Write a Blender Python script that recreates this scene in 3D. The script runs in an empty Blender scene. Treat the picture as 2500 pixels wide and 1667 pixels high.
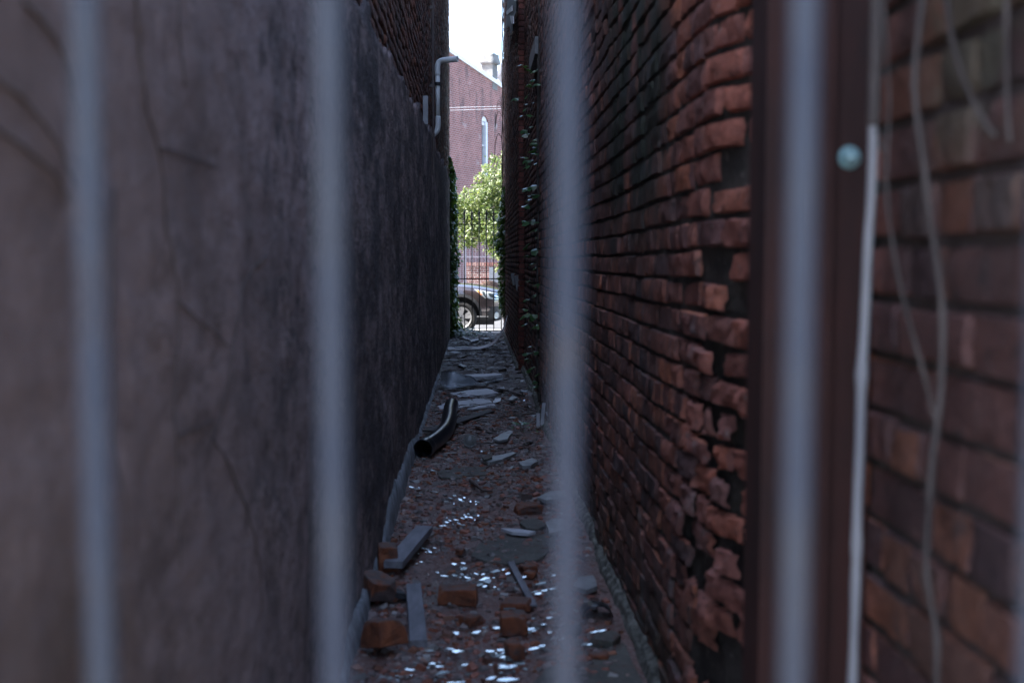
import bpy, bmesh, math, random
import numpy as np
from mathutils import Vector, Matrix, Quaternion, noise
from mathutils.bvhtree import BVHTree

random.seed(7)
R = math.radians
S = bpy.context.scene
COL = S.collection
PI = math.pi

# ------------------------------------------------------------------ camera
CAM_Z = 1.4
FPX = 2778.0                       # focal length in pixels of the 2500-wide photo
PITCH, YAW = R(4.03), R(1.885)
cam_d = bpy.data.cameras.new('camera')
cam = bpy.data.objects.new('camera', cam_d)
COL.objects.link(cam)
cam.location = (0, 0, CAM_Z)
cam.rotation_euler = (R(90) - PITCH, 0, -YAW)
cam_d.sensor_width = 36
cam_d.lens = FPX / 2500 * 36
cam_d.clip_start = 0.05
cam_d.clip_end = 2000
cam_d.dof.use_dof = True
cam_d.dof.focus_distance = 14.0
cam_d.dof.aperture_fstop = 2.8
cam_d.dof.aperture_blades = 9
S.camera = cam
CM = cam.rotation_euler.to_matrix()


def ray(px, py):
    return (CM @ Vector(((px - 1250) / FPX, -(py - 833.5) / FPX, -1))).normalized()


def gp(px, py, z=0.0):             # point of the horizontal plane z seen at a photo pixel
    d = ray(px, py)
    t = (z - CAM_Z) / d.z
    return Vector((d.x * t, d.y * t, z))


def xp(px, py, x):                 # point on the wall plane X = x
    d = ray(px, py)
    t = x / d.x
    return Vector((x, d.y * t, CAM_Z + d.z * t))


def yp(px, py, y):                 # point on the upright plane Y = y
    d = ray(px, py)
    t = y / d.y
    return Vector((d.x * t, y, CAM_Z + d.z * t))


K = 2500 / 2352.0


def zo(ox, oy, s, pts):            # enlarged-crop coordinates to photo pixels
    return [(ox + a / s, oy + b / s) for a, b in pts]


# ------------------------------------------------------------------ object helpers
class MB:
    def __init__(self):
        self.v = []
        self.f = []

    def add(self, vs, fs):
        b = len(self.v)
        self.v.extend([tuple(p) for p in vs])
        self.f.extend([tuple(i + b for i in f) for f in fs])

    def box(self, lo, hi):
        x0, y0, z0 = lo
        x1, y1, z1 = hi
        self.add([(x0, y0, z0), (x1, y0, z0), (x1, y1, z0), (x0, y1, z0), (x0, y0, z1), (x1, y0, z1), (x1, y1, z1), (x0, y1, z1)],
                 [(0, 3, 2, 1), (4, 5, 6, 7), (0, 1, 5, 4), (1, 2, 6, 5), (2, 3, 7, 6), (3, 0, 4, 7)])

    def tube(self, pts, rad, n=8, cap=True):
        pts = [Vector(p) for p in pts]
        rs = rad if isinstance(rad, (list, tuple)) else [rad] * len(pts)
        vs, fs = [], []
        up = Vector((0.13, 0.31, 0.94)).normalized()
        prev = None
        for i, p in enumerate(pts):
            t = (pts[min(i + 1, len(pts) - 1)] - pts[max(i - 1, 0)]).normalized()
            a = t.cross(up) if prev is None else prev - t * prev.dot(t)
            if a.length < 1e-4:
                a = t.cross(Vector((1, 0, 0)))
            a.normalize()
            prev = a
            b = t.cross(a)
            for k in range(n):
                c, s = math.cos(2 * PI * k / n), math.sin(2 * PI * k / n)
                vs.append(p + (a * c + b * s) * rs[i])
        for i in range(len(pts) - 1):
            for k in range(n):
                k2 = (k + 1) % n
                fs.append((i * n + k, i * n + k2, (i + 1) * n + k2, (i + 1) * n + k))
        if cap:
            fs.append(tuple(range(n - 1, -1, -1)))
            fs.append(tuple((len(pts) - 1) * n + k for k in range(n)))
        self.add(vs, fs)

    def lathe(self, prof, n=32, M=None):      # prof: (r, h) pairs about local z
        vs, fs = [], []
        for r, h in prof:
            for k in range(n):
                vs.append(Vector((r * math.cos(2 * PI * k / n), r * math.sin(2 * PI * k / n), h)))
        for i in range(len(prof) - 1):
            for k in range(n):
                k2 = (k + 1) % n
                fs.append((i * n + k, i * n + k2, (i + 1) * n + k2, (i + 1) * n + k))
        if M is not None:
            vs = [M @ v for v in vs]
        self.add(vs, fs)

    def build(self, name, mat, parent=None, smooth=False, **kw):
        me = bpy.data.meshes.new(name)
        me.from_pydata(self.v, [], self.f)
        if isinstance(mat, (list, tuple)):
            for m in mat:
                me.materials.append(m)
        else:
            me.materials.append(mat)
        if smooth:
            me.polygons.foreach_set('use_smooth', [True] * len(me.polygons))
        me.update()
        o = bpy.data.objects.new(name, me)
        COL.objects.link(o)
        o.parent = parent
        tag(o, **kw)
        return o


def tag(o, label=None, cat=None, group=None, kind=None):
    if label:
        o['label'] = label
    if cat:
        o['category'] = cat
    if group:
        o['group'] = group
    if kind:
        o['kind'] = kind
    return o


def empty(name, loc=(0, 0, 0), **kw):
    o = bpy.data.objects.new(name, None)
    COL.objects.link(o)
    o.location = loc
    o.empty_display_size = 0.2
    return tag(o, **kw)


def from_bm(bm, name, mat, parent=None, smooth=False, **kw):
    me = bpy.data.meshes.new(name)
    bm.to_mesh(me)
    bm.free()
    me.materials.append(mat)
    if smooth:
        me.polygons.foreach_set('use_smooth', [True] * len(me.polygons))
    o = bpy.data.objects.new(name, me)
    COL.objects.link(o)
    o.parent = parent
    tag(o, **kw)
    return o


def spline(pts, n=8):
    pts = [Vector(p) for p in pts]
    out = []
    for i in range(len(pts) - 1):
        p0, p1, p2, p3 = pts[max(i - 1, 0)], pts[i], pts[i + 1], pts[min(i + 2, len(pts) - 1)]
        for k in range(n):
            t = k / n
            out.append(0.5 * ((2 * p1) + (p2 - p0) * t + (2 * p0 - 5 * p1 + 4 * p2 - p3) * t * t + (3 * p1 - p0 - 3 * p2 + p3) * t ** 3))
    out.append(pts[-1])
    return out


def sm(a, b, x):
    t = max(0.0, min(1.0, (x - a) / (b - a)))
    return t * t * (3 - 2 * t)


def nz(*p):
    return noise.noise(Vector(p))


# ------------------------------------------------------------------ materials
class NT:
    def __init__(self, name):
        self.m = bpy.data.materials.new(name)
        self.m.use_nodes = True
        self.t = self.m.node_tree
        self.n = self.t.nodes
        self.b = self.n['Principled BSDF']

    def new(self, ty, **kw):
        x = self.n.new(ty)
        for k, v in kw.items():
            setattr(x, k, v)
        return x

    def link(self, a, b):
        self.t.links.new(a, b)

    def coord(self, st=(1, 1, 1), off=(0, 0, 0)):
        c = self.new('ShaderNodeTexCoord')
        mp = self.new('ShaderNodeMapping')
        mp.inputs['Scale'].default_value = st
        mp.inputs['Location'].default_value = off
        self.link(c.outputs['Object'], mp.inputs['Vector'])
        return mp.outputs['Vector']

    def noise(self, scale, st=(1, 1, 1), detail=5, rough=0.6, off=(0, 0, 0)):
        x = self.new('ShaderNodeTexNoise')
        x.inputs['Scale'].default_value = scale
        x.inputs['Detail'].default_value = detail
        x.inputs['Roughness'].default_value = rough
        self.link(self.coord(st, off), x.inputs['Vector'])
        return x.outputs['Fac']

    def ramp(self, fac, stops, interp='LINEAR'):
        r = self.new('ShaderNodeValToRGB')
        r.color_ramp.interpolation = interp
        el = r.color_ramp.elements
        while len(el) < len(stops):
            el.new(0.5)
        for e, (p, c) in zip(el, stops):
            e.position = p
            e.color = (*c, 1) if len(c) == 3 else c
        self.link(fac, r.inputs['Fac'])
        return r.outputs['Color']

    def mask(self, fac, lo, hi):
        r = self.new('ShaderNodeMapRange')
        r.interpolation_type = 'SMOOTHSTEP'
        r.inputs['From Min'].default_value = lo
        r.inputs['From Max'].default_value = hi
        self.link(fac, r.inputs['Value'])
        return r.outputs['Result']

    def math(self, op, a, b):
        x = self.new('ShaderNodeMath', operation=op)
        for i, v in ((0, a), (1, b)):
            if isinstance(v, (int, float)):
                x.inputs[i].default_value = v
            else:
                self.link(v, x.inputs[i])
        return x.outputs[0]

    def mix(self, fac, a, b, mode='MIX'):
        x = self.new('ShaderNodeMix', data_type='RGBA', blend_type=mode)
        for i, v in ((0, fac), (6, a), (7, b)):
            if isinstance(v, (int, float)):
                x.inputs[i].default_value = v
            elif isinstance(v, (tuple, list)):
                x.inputs[i].default_value = (*v, 1)
            else:
                self.link(v, x.inputs[i])
        return x.outputs[2]

    def axis(self, i):
        c = self.new('ShaderNodeTexCoord')
        s = self.new('ShaderNodeSeparateXYZ')
        self.link(c.outputs['Object'], s.inputs[0])
        return s.outputs[i]

    def island(self):
        return self.new('ShaderNodeNewGeometry').outputs['Random Per Island']

    def bump(self, h, strength=0.5, dist=0.01):
        b = self.new('ShaderNodeBump')
        b.inputs['Strength'].default_value = strength
        b.inputs['Distance'].default_value = dist
        self.link(h, b.inputs['Height'])
        self.link(b.outputs['Normal'], self.b.inputs['Normal'])

    def color(self, c):
        if isinstance(c, (tuple, list)):
            self.b.inputs['Base Color'].default_value = (*c, 1)
        else:
            self.link(c, self.b.inputs['Base Color'])

    def set(self, **kw):
        for k, v in kw.items():
            s = self.b.inputs[k.replace('_', ' ')]
            if isinstance(v, (int, float, tuple, list)):
                s.default_value = v
            else:
                self.link(v, s)
        return self


def simple(name, c0, c1, scale=8, st=(1, 1, 1), rough=0.7, metal=0.0, bump=0.3, bscale=60, bdist=0.003, **kw):
    m = NT(name)
    m.color(m.ramp(m.noise(scale, st), [(0.3, c0), (0.7, c1)]))
    m.set(Roughness=rough, Metallic=metal, **kw)
    if bump:
        m.bump(m.noise(bscale, st), bump, bdist)
    return m.m


def mat_brick(name, cols, moss=None, effl=0.6, dark=0.6, mul=1.0):
    m = NT(name)
    isl = m.island()
    cols = [(p, tuple(x * mul for x in c)) for p, c in cols]
    c = m.ramp(isl, cols, 'LINEAR')
    var = m.ramp(m.noise(14), [(0.3, (0.55, 0.52, 0.52)), (0.7, (1.25, 1.2, 1.15))])
    c = m.mix(0.85, c, var, 'MULTIPLY')
    # sooty patches, pale salts running down, pale mortar smears
    c = m.mix(m.math('MULTIPLY', m.mask(m.noise(1.6, (1, 1, 0.5), 6), 0.5, 0.66), dark), c, (0.028, 0.026, 0.028))
    c = m.mix(m.math('MULTIPLY', m.mask(m.noise(5, (1, 1, 0.18), 6, 0.7, (3, 1, 2)), 0.56, 0.72), effl), c, (0.27, 0.26, 0.27))
    c = m.mix(m.math('MULTIPLY', m.mask(m.noise(38, (1, 1, 1), 3, 0.7), 0.62, 0.72), effl * 0.7), c, (0.3, 0.28, 0.26))
    if moss:
        y0, y1, z0 = moss
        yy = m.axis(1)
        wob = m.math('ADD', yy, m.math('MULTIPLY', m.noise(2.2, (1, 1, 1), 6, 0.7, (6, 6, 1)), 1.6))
        soot_falloff = m.math('MULTIPLY', m.mask(wob, 3.7, 4.7), m.mask(m.noise(4, (1, 0.6, 0.8), 7, 0.7, (7, 1, 1)), 0.28, 0.55))  # soot, denser up the alley; part of the light's falloff is painted here
        c = m.mix(m.math('MULTIPLY', soot_falloff, 0.72), c, (0.030, 0.027, 0.030))
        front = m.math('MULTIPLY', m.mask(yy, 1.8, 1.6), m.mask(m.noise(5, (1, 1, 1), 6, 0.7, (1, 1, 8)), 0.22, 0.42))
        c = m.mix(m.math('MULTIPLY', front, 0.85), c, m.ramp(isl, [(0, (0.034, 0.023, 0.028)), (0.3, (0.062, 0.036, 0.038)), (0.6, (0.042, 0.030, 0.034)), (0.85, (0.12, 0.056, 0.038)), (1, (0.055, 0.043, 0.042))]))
        olive = m.math('MULTIPLY', m.math('MULTIPLY', m.mask(yy, 1.6, 1.45), m.mask(m.axis(2), 1.42, 1.62)), m.mask(m.noise(7, (1, 1, 0.5), 6, 0.7, (4, 4, 2)), 0.38, 0.52))
        c = m.mix(m.math('MULTIPLY', olive, 0.75), c, (0.085, 0.085, 0.060))
        a = m.math('MULTIPLY', m.mask(yy, y0, y0 + 0.35), m.mask(yy, y1, y1 - 0.5))
        a = m.math('MULTIPLY', a, m.mask(m.axis(2), z0, z0 + 0.5))
        a = m.math('MULTIPLY', a, m.mask(m.noise(3.0, (1, 1, 0.4)), 0.34, 0.52))
        c = m.mix(a, c, (0.022, 0.028, 0.020))
        low = m.math('MULTIPLY', m.mask(m.axis(2), 0.55, 0.02), m.mask(m.noise(6, (1, 1, 0.5)), 0.35, 0.6))
        c = m.mix(m.math('MULTIPLY', low, 0.75), c, (0.035, 0.042, 0.032))
    c = m.mix(0.5, c, m.ramp(m.noise(60, detail=6, rough=0.75), [(0.35, (0.5, 0.5, 0.52)), (0.65, (1.4, 1.35, 1.3))]), 'MULTIPLY')
    c = m.mix(m.math('MULTIPLY', m.mask(m.noise(24, (1, 1, 0.6), 6, 0.75, (2, 8, 1)), 0.56, 0.66), 0.7), c, (0.035, 0.030, 0.032))
    m.color(c)
    m.set(Roughness=m.ramp(m.noise(9), [(0.3, (0.6,) * 3), (0.7, (0.95,) * 3)]))
    m.bump(m.math('ADD', m.noise(110, detail=5), m.noise(34, detail=4)), 0.8, 0.006)
    return m.m


BR = [(0.0, (0.060, 0.028, 0.028)), (0.2, (0.125, 0.050, 0.042)), (0.4, (0.185, 0.062, 0.040)), (0.6, (0.11, 0.045, 0.040)),
      (0.75, (0.24, 0.080, 0.042)), (0.9, (0.16, 0.060, 0.042)), (1.0, (0.07, 0.042, 0.045))]
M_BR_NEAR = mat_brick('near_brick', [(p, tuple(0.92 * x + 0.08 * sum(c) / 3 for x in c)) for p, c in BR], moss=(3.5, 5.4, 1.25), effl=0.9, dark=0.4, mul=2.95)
M_BR_FAR = mat_brick('sooty_brick', [(p, tuple(0.75 * x + 0.015 for x in c)) for p, c in BR], effl=0.4, dark=0.8)
M_BR_LEFT = mat_brick('dark_brick', [(p, tuple(0.7 * x + 0.012 for x in c)) for p, c in BR], effl=0.4, dark=0.75)


def mat_mortar():
    m = NT('old_mortar')
    c = m.ramp(m.noise(10), [(0.3, (0.03, 0.026, 0.025)), (0.7, (0.085, 0.075, 0.068))])
    c = m.mix(m.math('MULTIPLY', m.mask(m.noise(30), 0.6, 0.7), 0.6), c, (0.2, 0.18, 0.16))
    c = m.mix(m.math('MULTIPLY', m.mask(m.axis(1), 1.8, 1.5), 0.8), c, (0.07, 0.05, 0.05))
    m.color(c)
    m.set(Roughness=0.95)
    m.bump(m.noise(90), 0.7, 0.008)
    return m.m


M_MORTAR = mat_mortar()


def mat_stucco():
    m = NT('grey_stucco')
    S1, S2 = (1, 0.45, 0.9), (1, 0.6, 0.45)
    c = m.ramp(m.noise(1.6, S1, 8, 0.7), [(0.32, (0.105, 0.10, 0.10)), (0.5, (0.20, 0.185, 0.183)), (0.7, (0.27, 0.25, 0.245))])
    c = m.mix(m.math('MULTIPLY', m.mask(m.noise(3.2, S2, 9, 0.75), 0.47, 0.6), 0.6), c, (0.055, 0.052, 0.052))
    c = m.mix(m.math('MULTIPLY', m.mask(m.noise(2.6, S1, 9, 0.8, (5, 2, 1)), 0.53, 0.62), 0.7), c, (0.04, 0.04, 0.04))
    c = m.mix(m.math('MULTIPLY', m.mask(m.noise(13, S1, 8, 0.8, (1, 7, 1)), 0.57, 0.68), 0.65), c, (0.05, 0.04, 0.036))
    c = m.mix(m.math('MULTIPLY', m.mask(m.noise(7, S2, 9, 0.85, (9, 2, 4)), 0.53, 0.66), 0.6), c, (0.38, 0.365, 0.36))
    c = m.mix(m.math('MULTIPLY', m.mask(m.noise(26, S1, 6, 0.8, (3, 2, 9)), 0.56, 0.66), 0.55), c, (0.055, 0.048, 0.046))
    deep = m.math('MULTIPLY', m.mask(m.axis(1), 2.6, 4.6), m.mask(m.noise(2.9, S1, 9, 0.85, (2, 6, 3)), 0.40, 0.58))  # algae blotches thickened with depth, so the light falloff is partly in the colour
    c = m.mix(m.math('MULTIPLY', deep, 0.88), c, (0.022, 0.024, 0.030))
    c = m.mix(1.0, c, (1.95, 1.56, 1.54), 'MULTIPLY')
    c = m.mix(m.math('MULTIPLY', m.mask(m.noise(9, (1, 0.7, 0.8), 9, 0.85, (6, 1, 2)), 0.52, 0.60), m.math('MULTIPLY', m.mask(m.axis(1), 1.5, 2.6), 0.72)), c, (0.05, 0.044, 0.046))
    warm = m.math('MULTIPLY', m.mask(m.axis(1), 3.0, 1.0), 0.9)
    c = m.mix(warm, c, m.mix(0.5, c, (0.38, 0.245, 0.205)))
    rust = m.math('MULTIPLY', m.mask(m.axis(2), 1.35, 0.95), m.math('MULTIPLY', m.mask(m.axis(1), 2.1, 1.1), m.mask(m.noise(2.5), 0.3, 0.6)))
    c = m.mix(m.math('MULTIPLY', rust, 0.65), c, (0.15, 0.085, 0.045))
    m.color(c)
    m.set(Roughness=0.9)
    h = m.math('ADD', m.noise(30, S1, 9, 0.75), m.math('MULTIPLY', m.noise(6, S1, 6), 2.0))
    m.bump(h, 1.0, 0.03)
    return m.m


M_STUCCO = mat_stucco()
M_PLASTER = simple('pale_plaster', (0.07, 0.075, 0.08), (0.33, 0.35, 0.38), 13, (1, 1, 0.5), 0.9, bump=0.8, bscale=40, bdist=0.01)
M_CEMENT = simple('dirty_cement', (0.015, 0.017, 0.014), (0.25, 0.25, 0.22), 19, (1, 1, 1), 0.95, bump=0.9, bscale=50, bdist=0.012)
M_CONC = simple('concrete', (0.16, 0.16, 0.165), (0.3, 0.3, 0.3), 12, rough=0.9)
def mat_patch():
    m = NT('mossy_concrete')
    c = m.ramp(m.noise(9, detail=8, rough=0.75), [(0.3, (0.05, 0.052, 0.045)), (0.55, (0.10, 0.10, 0.088)), (0.75, (0.16, 0.155, 0.14))])
    c = m.mix(m.math('MULTIPLY', m.mask(m.noise(16, detail=7, rough=0.75, off=(3, 1, 1)), 0.5, 0.62), 0.8), c, (0.10, 0.062, 0.05))
    c = m.mix(m.math('MULTIPLY', m.mask(m.noise(70, detail=3), 0.58, 0.66), 0.7), c, (0.2, 0.17, 0.16))
    m.color(c)
    m.set(Roughness=0.8)
    m.bump(m.noise(50, detail=7), 0.8, 0.008)
    return m.m


M_MOSSCONC = mat_patch()


def mat_soil():
    m = NT('alley_soil')
    v = m.new('ShaderNodeTexVoronoi')
    v.inputs['Scale'].default_value = 95
    m.link(m.coord(), v.inputs['Vector'])
    sp = m.new('ShaderNodeSeparateColor')
    m.link(v.outputs['Color'], sp.inputs[0])
    grit = m.ramp(sp.outputs[0], [(0.0, (0.08, 0.04, 0.035)), (0.35, (0.2, 0.09, 0.07)), (0.6, (0.28, 0.2, 0.185)), (0.85, (0.11, 0.06, 0.05)), (1, (0.3, 0.25, 0.24))])
    base = m.ramp(m.noise(5), [(0.3, (0.075, 0.042, 0.036)), (0.7, (0.19, 0.115, 0.095))])
    c = m.mix(0.6, base, grit)
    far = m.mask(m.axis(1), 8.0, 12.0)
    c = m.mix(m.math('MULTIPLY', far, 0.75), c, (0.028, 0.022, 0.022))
    c = m.mix(m.math('MULTIPLY', m.mask(m.noise(1.9, off=(4, 4, 0)), 0.52, 0.66), 0.7), c, (0.085, 0.085, 0.075))
    m.color(c)
    m.set(Roughness=m.ramp(m.noise(4, off=(2, 0, 0)), [(0.35, (0.4,) * 3), (0.65, (0.85,) * 3)]))
    m.bump(m.math('ADD', v.outputs['Distance'], m.noise(40)), 0.6, 0.008)
    return m.m


M_SOIL = mat_soil()


def mat_rubble(name, cols, rough=0.6):
    m = NT(name)
    m.color(m.mix(0.6, m.ramp(m.island(), cols, 'LINEAR'), m.ramp(m.noise(40), [(0.3, (0.6,) * 3), (0.7, (1.3,) * 3)]), 'MULTIPLY'))
    m.set(Roughness=rough)
    return m.m


M_RUBBLE = mat_rubble('mixed_rubble', [(0, (0.30, 0.10, 0.055)), (0.2, (0.22, 0.085, 0.065)), (0.32, (0.13, 0.12, 0.115)), (0.55, (0.26, 0.2, 0.19)),
                                      (0.7, (0.08, 0.05, 0.045)), (0.85, (0.27, 0.1, 0.05)), (0.95, (0.35, 0.34, 0.33)), (1, (0.1, 0.09, 0.09))])
M_LITTER = mat_rubble('dead_leaves', [(0, (0.03, 0.02, 0.018)), (0.3, (0.07, 0.045, 0.035)), (0.6, (0.05, 0.03, 0.025)), (0.85, (0.11, 0.085, 0.07)), (1, (0.18, 0.16, 0.15))], 0.4)
def mat_bars():
    m = NT('grey_painted_iron')
    c = m.ramp(m.noise(5, (1, 1, 1), 5, 0.65), [(0.3, (0.018, 0.026, 0.048)), (0.5, (0.030, 0.037, 0.056)), (0.7, (0.050, 0.052, 0.058))])
    c = m.mix(m.math('MULTIPLY', m.mask(m.noise(16, off=(2, 1, 5)), 0.58, 0.68), 0.3), c, (0.05, 0.034, 0.028))
    m.color(c)
    m.set(Roughness=m.ramp(m.noise(12), [(0.3, (0.35,) * 3), (0.7, (0.75,) * 3)]))
    m.bump(m.noise(70), 0.4, 0.003)
    return m.m


M_BARS = mat_bars()
M_RUST = simple('rusty_steel', (0.016, 0.0042, 0.004), (0.050, 0.0125, 0.009), 9, (1, 1, 0.3), 0.75, 0.0, 0.5, 60)
M_BOLT = simple('galvanised_bolt', (0.16, 0.34, 0.37), (0.30, 0.46, 0.49), 30, rough=0.4, metal=0.2, bump=0.1)
M_BLACKIRON = simple('black_iron', (0.006, 0.006, 0.008), (0.014, 0.014, 0.017), 20, rough=0.5, bump=0.2)
M_PVC = simple('white_pvc', (0.68, 0.7, 0.72), (0.8, 0.81, 0.82), 5, (1, 1, 0.2), 0.5, bump=0)
M_BROWNPIPE = simple('brown_conduit', (0.07, 0.05, 0.05), (0.12, 0.09, 0.085), 8, rough=0.6, bump=0.2)
M_DARK = simple('dark_metal', (0.012, 0.012, 0.016), (0.03, 0.03, 0.036), 8, rough=0.6)
M_GREYMETAL = simple('grey_metal', (0.25, 0.26, 0.29), (0.4, 0.41, 0.45), 8, rough=0.5, bump=0.1)
M_BLACKPLASTIC = simple('black_plastic', (0.010, 0.012, 0.017), (0.02, 0.023, 0.03), 10, rough=0.28, bump=0.15, bscale=25)
M_SIDING = simple('weathered_board', (0.34, 0.35, 0.39), (0.55, 0.56, 0.6), 7, (1, 3, 1), 0.6, bump=0.5, bscale=30)
M_SLATE = simple('slate', (0.14, 0.145, 0.15), (0.32, 0.33, 0.33), 10, rough=0.45, bump=0.5, bscale=30)
M_WOODGREY = simple('grey_timber', (0.12, 0.12, 0.14), (0.24, 0.24, 0.27), 10, (3, 0.6, 3), 0.65, bump=0.5, bscale=50)
M_WOODDARK = simple('dark_timber', (0.03, 0.025, 0.025), (0.06, 0.05, 0.05), 10, (3, 0.6, 3), 0.7, bump=0.5, bscale=50)
M_TWIG = simple('bare_twig', (0.10, 0.085, 0.08), (0.2, 0.17, 0.16), 20, rough=0.8)
M_STALK = simple('pale_stalk', (0.22, 0.225, 0.25), (0.34, 0.34, 0.36), 10, (1, 1, 0.3), 0.6, bump=0.2)
M_STEM = simple('vine_bark', (0.045, 0.037, 0.037), (0.12, 0.10, 0.095), 22, (1, 1, 0.4), 0.85, bump=0.6)
M_DEADVINE = simple('dead_vine_bark', (0.07, 0.05, 0.045), (0.15, 0.115, 0.105), 22, rough=0.9)


def mat_loose_brick():
    m = NT('broken_brick')
    c = m.ramp(m.noise(22), [(0.3, (0.09, 0.034, 0.022)), (0.55, (0.21, 0.064, 0.028)), (0.75, (0.29, 0.10, 0.045))])
    c = m.mix(m.math('MULTIPLY', m.mask(m.noise(9, off=(3, 3, 3)), 0.5, 0.6), 0.85), c, (0.075, 0.06, 0.06))
    g = m.new('ShaderNodeNewGeometry')
    sx_ = m.new('ShaderNodeSeparateXYZ')
    m.link(g.outputs['Normal'], sx_.inputs[0])
    dust = m.math('MULTIPLY', m.mask(sx_.outputs[2], 0.55, 0.95), m.mask(m.noise(30), 0.3, 0.6))
    c = m.mix(m.math('MULTIPLY', dust, 0.75), c, (0.115, 0.095, 0.09))
    m.color(c)
    m.set(Roughness=0.85)
    m.bump(m.noise(90), 0.7, 0.005)
    return m.m


M_LOOSEBRICK = mat_loose_brick()


def mat_glass():
    m = NT('broken_glass')
    m.color((0.25, 0.32, 0.34))
    m.set(Roughness=0.04, IOR=1.6, Transmission_Weight=0.0, Specular_IOR_Level=1.0)
    m.b.inputs['Coat Weight'].default_value = 1.0
    m.b.inputs['Coat Roughness'].default_value = 0.02
    m.b.inputs['Coat IOR'].default_value = 1.9
    return m.m


M_GLASS = mat_glass()
M_DULLGLASS = mat_glass()
M_DULLGLASS.node_tree.nodes['Principled BSDF'].inputs['Roughness'].default_value = 0.4
M_DULLGLASS.node_tree.nodes['Principled BSDF'].inputs['Coat Weight'].default_value = 0.15


def mat_sheet():
    m = NT('clear_plastic')
    m.color((0.42, 0.47, 0.53))
    m.set(Roughness=0.1, IOR=1.5, Alpha=0.65)
    m.b.inputs['Coat Weight'].default_value = 0.8
    m.b.inputs['Coat Roughness'].default_value = 0.05
    m.bump(m.noise(18, detail=6), 0.5, 0.02)
    return m.m


M_SHEET = mat_sheet()


def mat_leaf(name, cols, trans=0.35, rough=0.45):
    m = NT(name)
    c = m.ramp(m.island(), cols)
    m.color(c)
    m.set(Roughness=rough)
    tr = m.new('ShaderNodeBsdfTranslucent')
    m.link(m.mix(1.0, c, (1.5, 1.6, 0.7), 'MULTIPLY'), tr.inputs['Color'])
    mx = m.new('ShaderNodeMixShader')
    mx.inputs[0].default_value = trans
    m.link(m.b.outputs[0], mx.inputs[1])
    m.link(tr.outputs[0], mx.inputs[2])
    m.link(mx.outputs[0], m.n['Material Output'].inputs['Surface'])
    return m.m


M_TREE = mat_leaf('tree_leaf', [(0, (0.06, 0.10, 0.03)), (0.45, (0.13, 0.175, 0.065)), (0.8, (0.21, 0.25, 0.12)), (1, (0.32, 0.33, 0.2))], 0.4, 0.35)
M_IVY = mat_leaf('ivy_leaf', [(0, (0.018, 0.045, 0.012)), (0.6, (0.04, 0.085, 0.018)), (1, (0.075, 0.13, 0.025))], 0.3, 0.35)
M_VINE = mat_leaf('vine_leaf', [(0, (0.03, 0.085, 0.03)), (0.6, (0.05, 0.13, 0.045)), (1, (0.09, 0.17, 0.05))], 0.25, 0.3)
M_BARK = simple('tree_bark', (0.06, 0.05, 0.045), (0.13, 0.11, 0.1), 14, (1, 1, 0.3), 0.9, bump=0.8)


def mat_facade(name, c1, c2, mortar, bw, bh, ms=0.012, stain=True):
    m = NT(name)
    c = m.new('ShaderNodeTexCoord')
    s = m.new('ShaderNodeSeparateXYZ')
    m.link(c.outputs['Object'], s.inputs[0])
    cb = m.new('ShaderNodeCombineXYZ')
    m.link(s.outputs[0], cb.inputs[0])
    m.link(s.outputs[2], cb.inputs[1])
    b = m.new('ShaderNodeTexBrick')
    b.inputs['Scale'].default_value = 1
    b.inputs['Brick Width'].default_value = bw
    b.inputs['Row Height'].default_value = bh
    b.inputs['Mortar Size'].default_value = ms
    b.inputs['Mortar Smooth'].default_value = 0.3
    b.inputs['Bias'].default_value = 0.0
    b.inputs['Color1'].default_value = (*c1, 1)
    b.inputs['Color2'].default_value = (*c2, 1)
    b.inputs['Mortar'].default_value = (*mortar, 1)
    m.link(cb.outputs[0], b.inputs['Vector'])
    col = m.mix(0.7, b.outputs['Color'], m.ramp(m.noise(1.5, detail=7), [(0.3, (0.7, 0.68, 0.7)), (0.7, (1.25, 1.2, 1.2))]), 'MULTIPLY')
    if stain:
        col = m.mix(m.math('MULTIPLY', m.math('MULTIPLY', m.mask(m.noise(2.2, (1, 1, 0.35), 6, 0.7), 0.5, 0.62), m.mask(m.axis(2), 6.2, 7.4)), 0.6), col, (0.05, 0.05, 0.06))
        col = m.mix(m.math('MULTIPLY', m.mask(m.noise(1.3, (1, 1, 1.2), 7, 0.7, (8, 1, 3)), 0.6, 0.68), 0.55), col, (0.42, 0.4, 0.4))
    m.color(col)
    m.set(Roughness=0.9)
    m.bump(b.outputs['Fac'], 0.5, -0.01)
    return m.m


M_FACADE = mat_facade('far_red_brick', (0.30, 0.125, 0.112), (0.22, 0.09, 0.082), (0.36, 0.28, 0.265), 0.23, 0.082, 0.012)
M_LOWWALL = mat_facade('low_wall_brick', (0.26, 0.13, 0.115), (0.19, 0.085, 0.08), (0.42, 0.36, 0.34), 0.2, 0.075, 0.012, False)
M_RENDER = simple('pale_render', (0.12, 0.124, 0.128), (0.22, 0.22, 0.215), 4, rough=0.9, bump=0.6, bscale=15, bdist=0.02)
M_COPING = simple('white_coping', (0.7, 0.7, 0.7), (0.8, 0.8, 0.8), 4, rough=0.7, bump=0)
M_WHITEPAINT = simple('white_paint', (0.6, 0.62, 0.65), (0.75, 0.76, 0.78), 6, rough=0.6, bump=0.2)
M_PANE = NT('window_pane').set(Roughness=0.08).m
M_PANE.node_tree.nodes['Principled BSDF'].inputs['Base Color'].default_value = (0.05, 0.07, 0.10, 1)
M_ROAD = simple('asphalt', (0.075, 0.075, 0.078), (0.12, 0.12, 0.12), 6, rough=0.85, bump=0.5, bscale=120)
M_PAVE = mat_facade('pavement_slabs', (0.30, 0.29, 0.28), (0.25, 0.24, 0.24), (0.14, 0.14, 0.13), 1.2, 1.2, 0.012, False)
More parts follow.
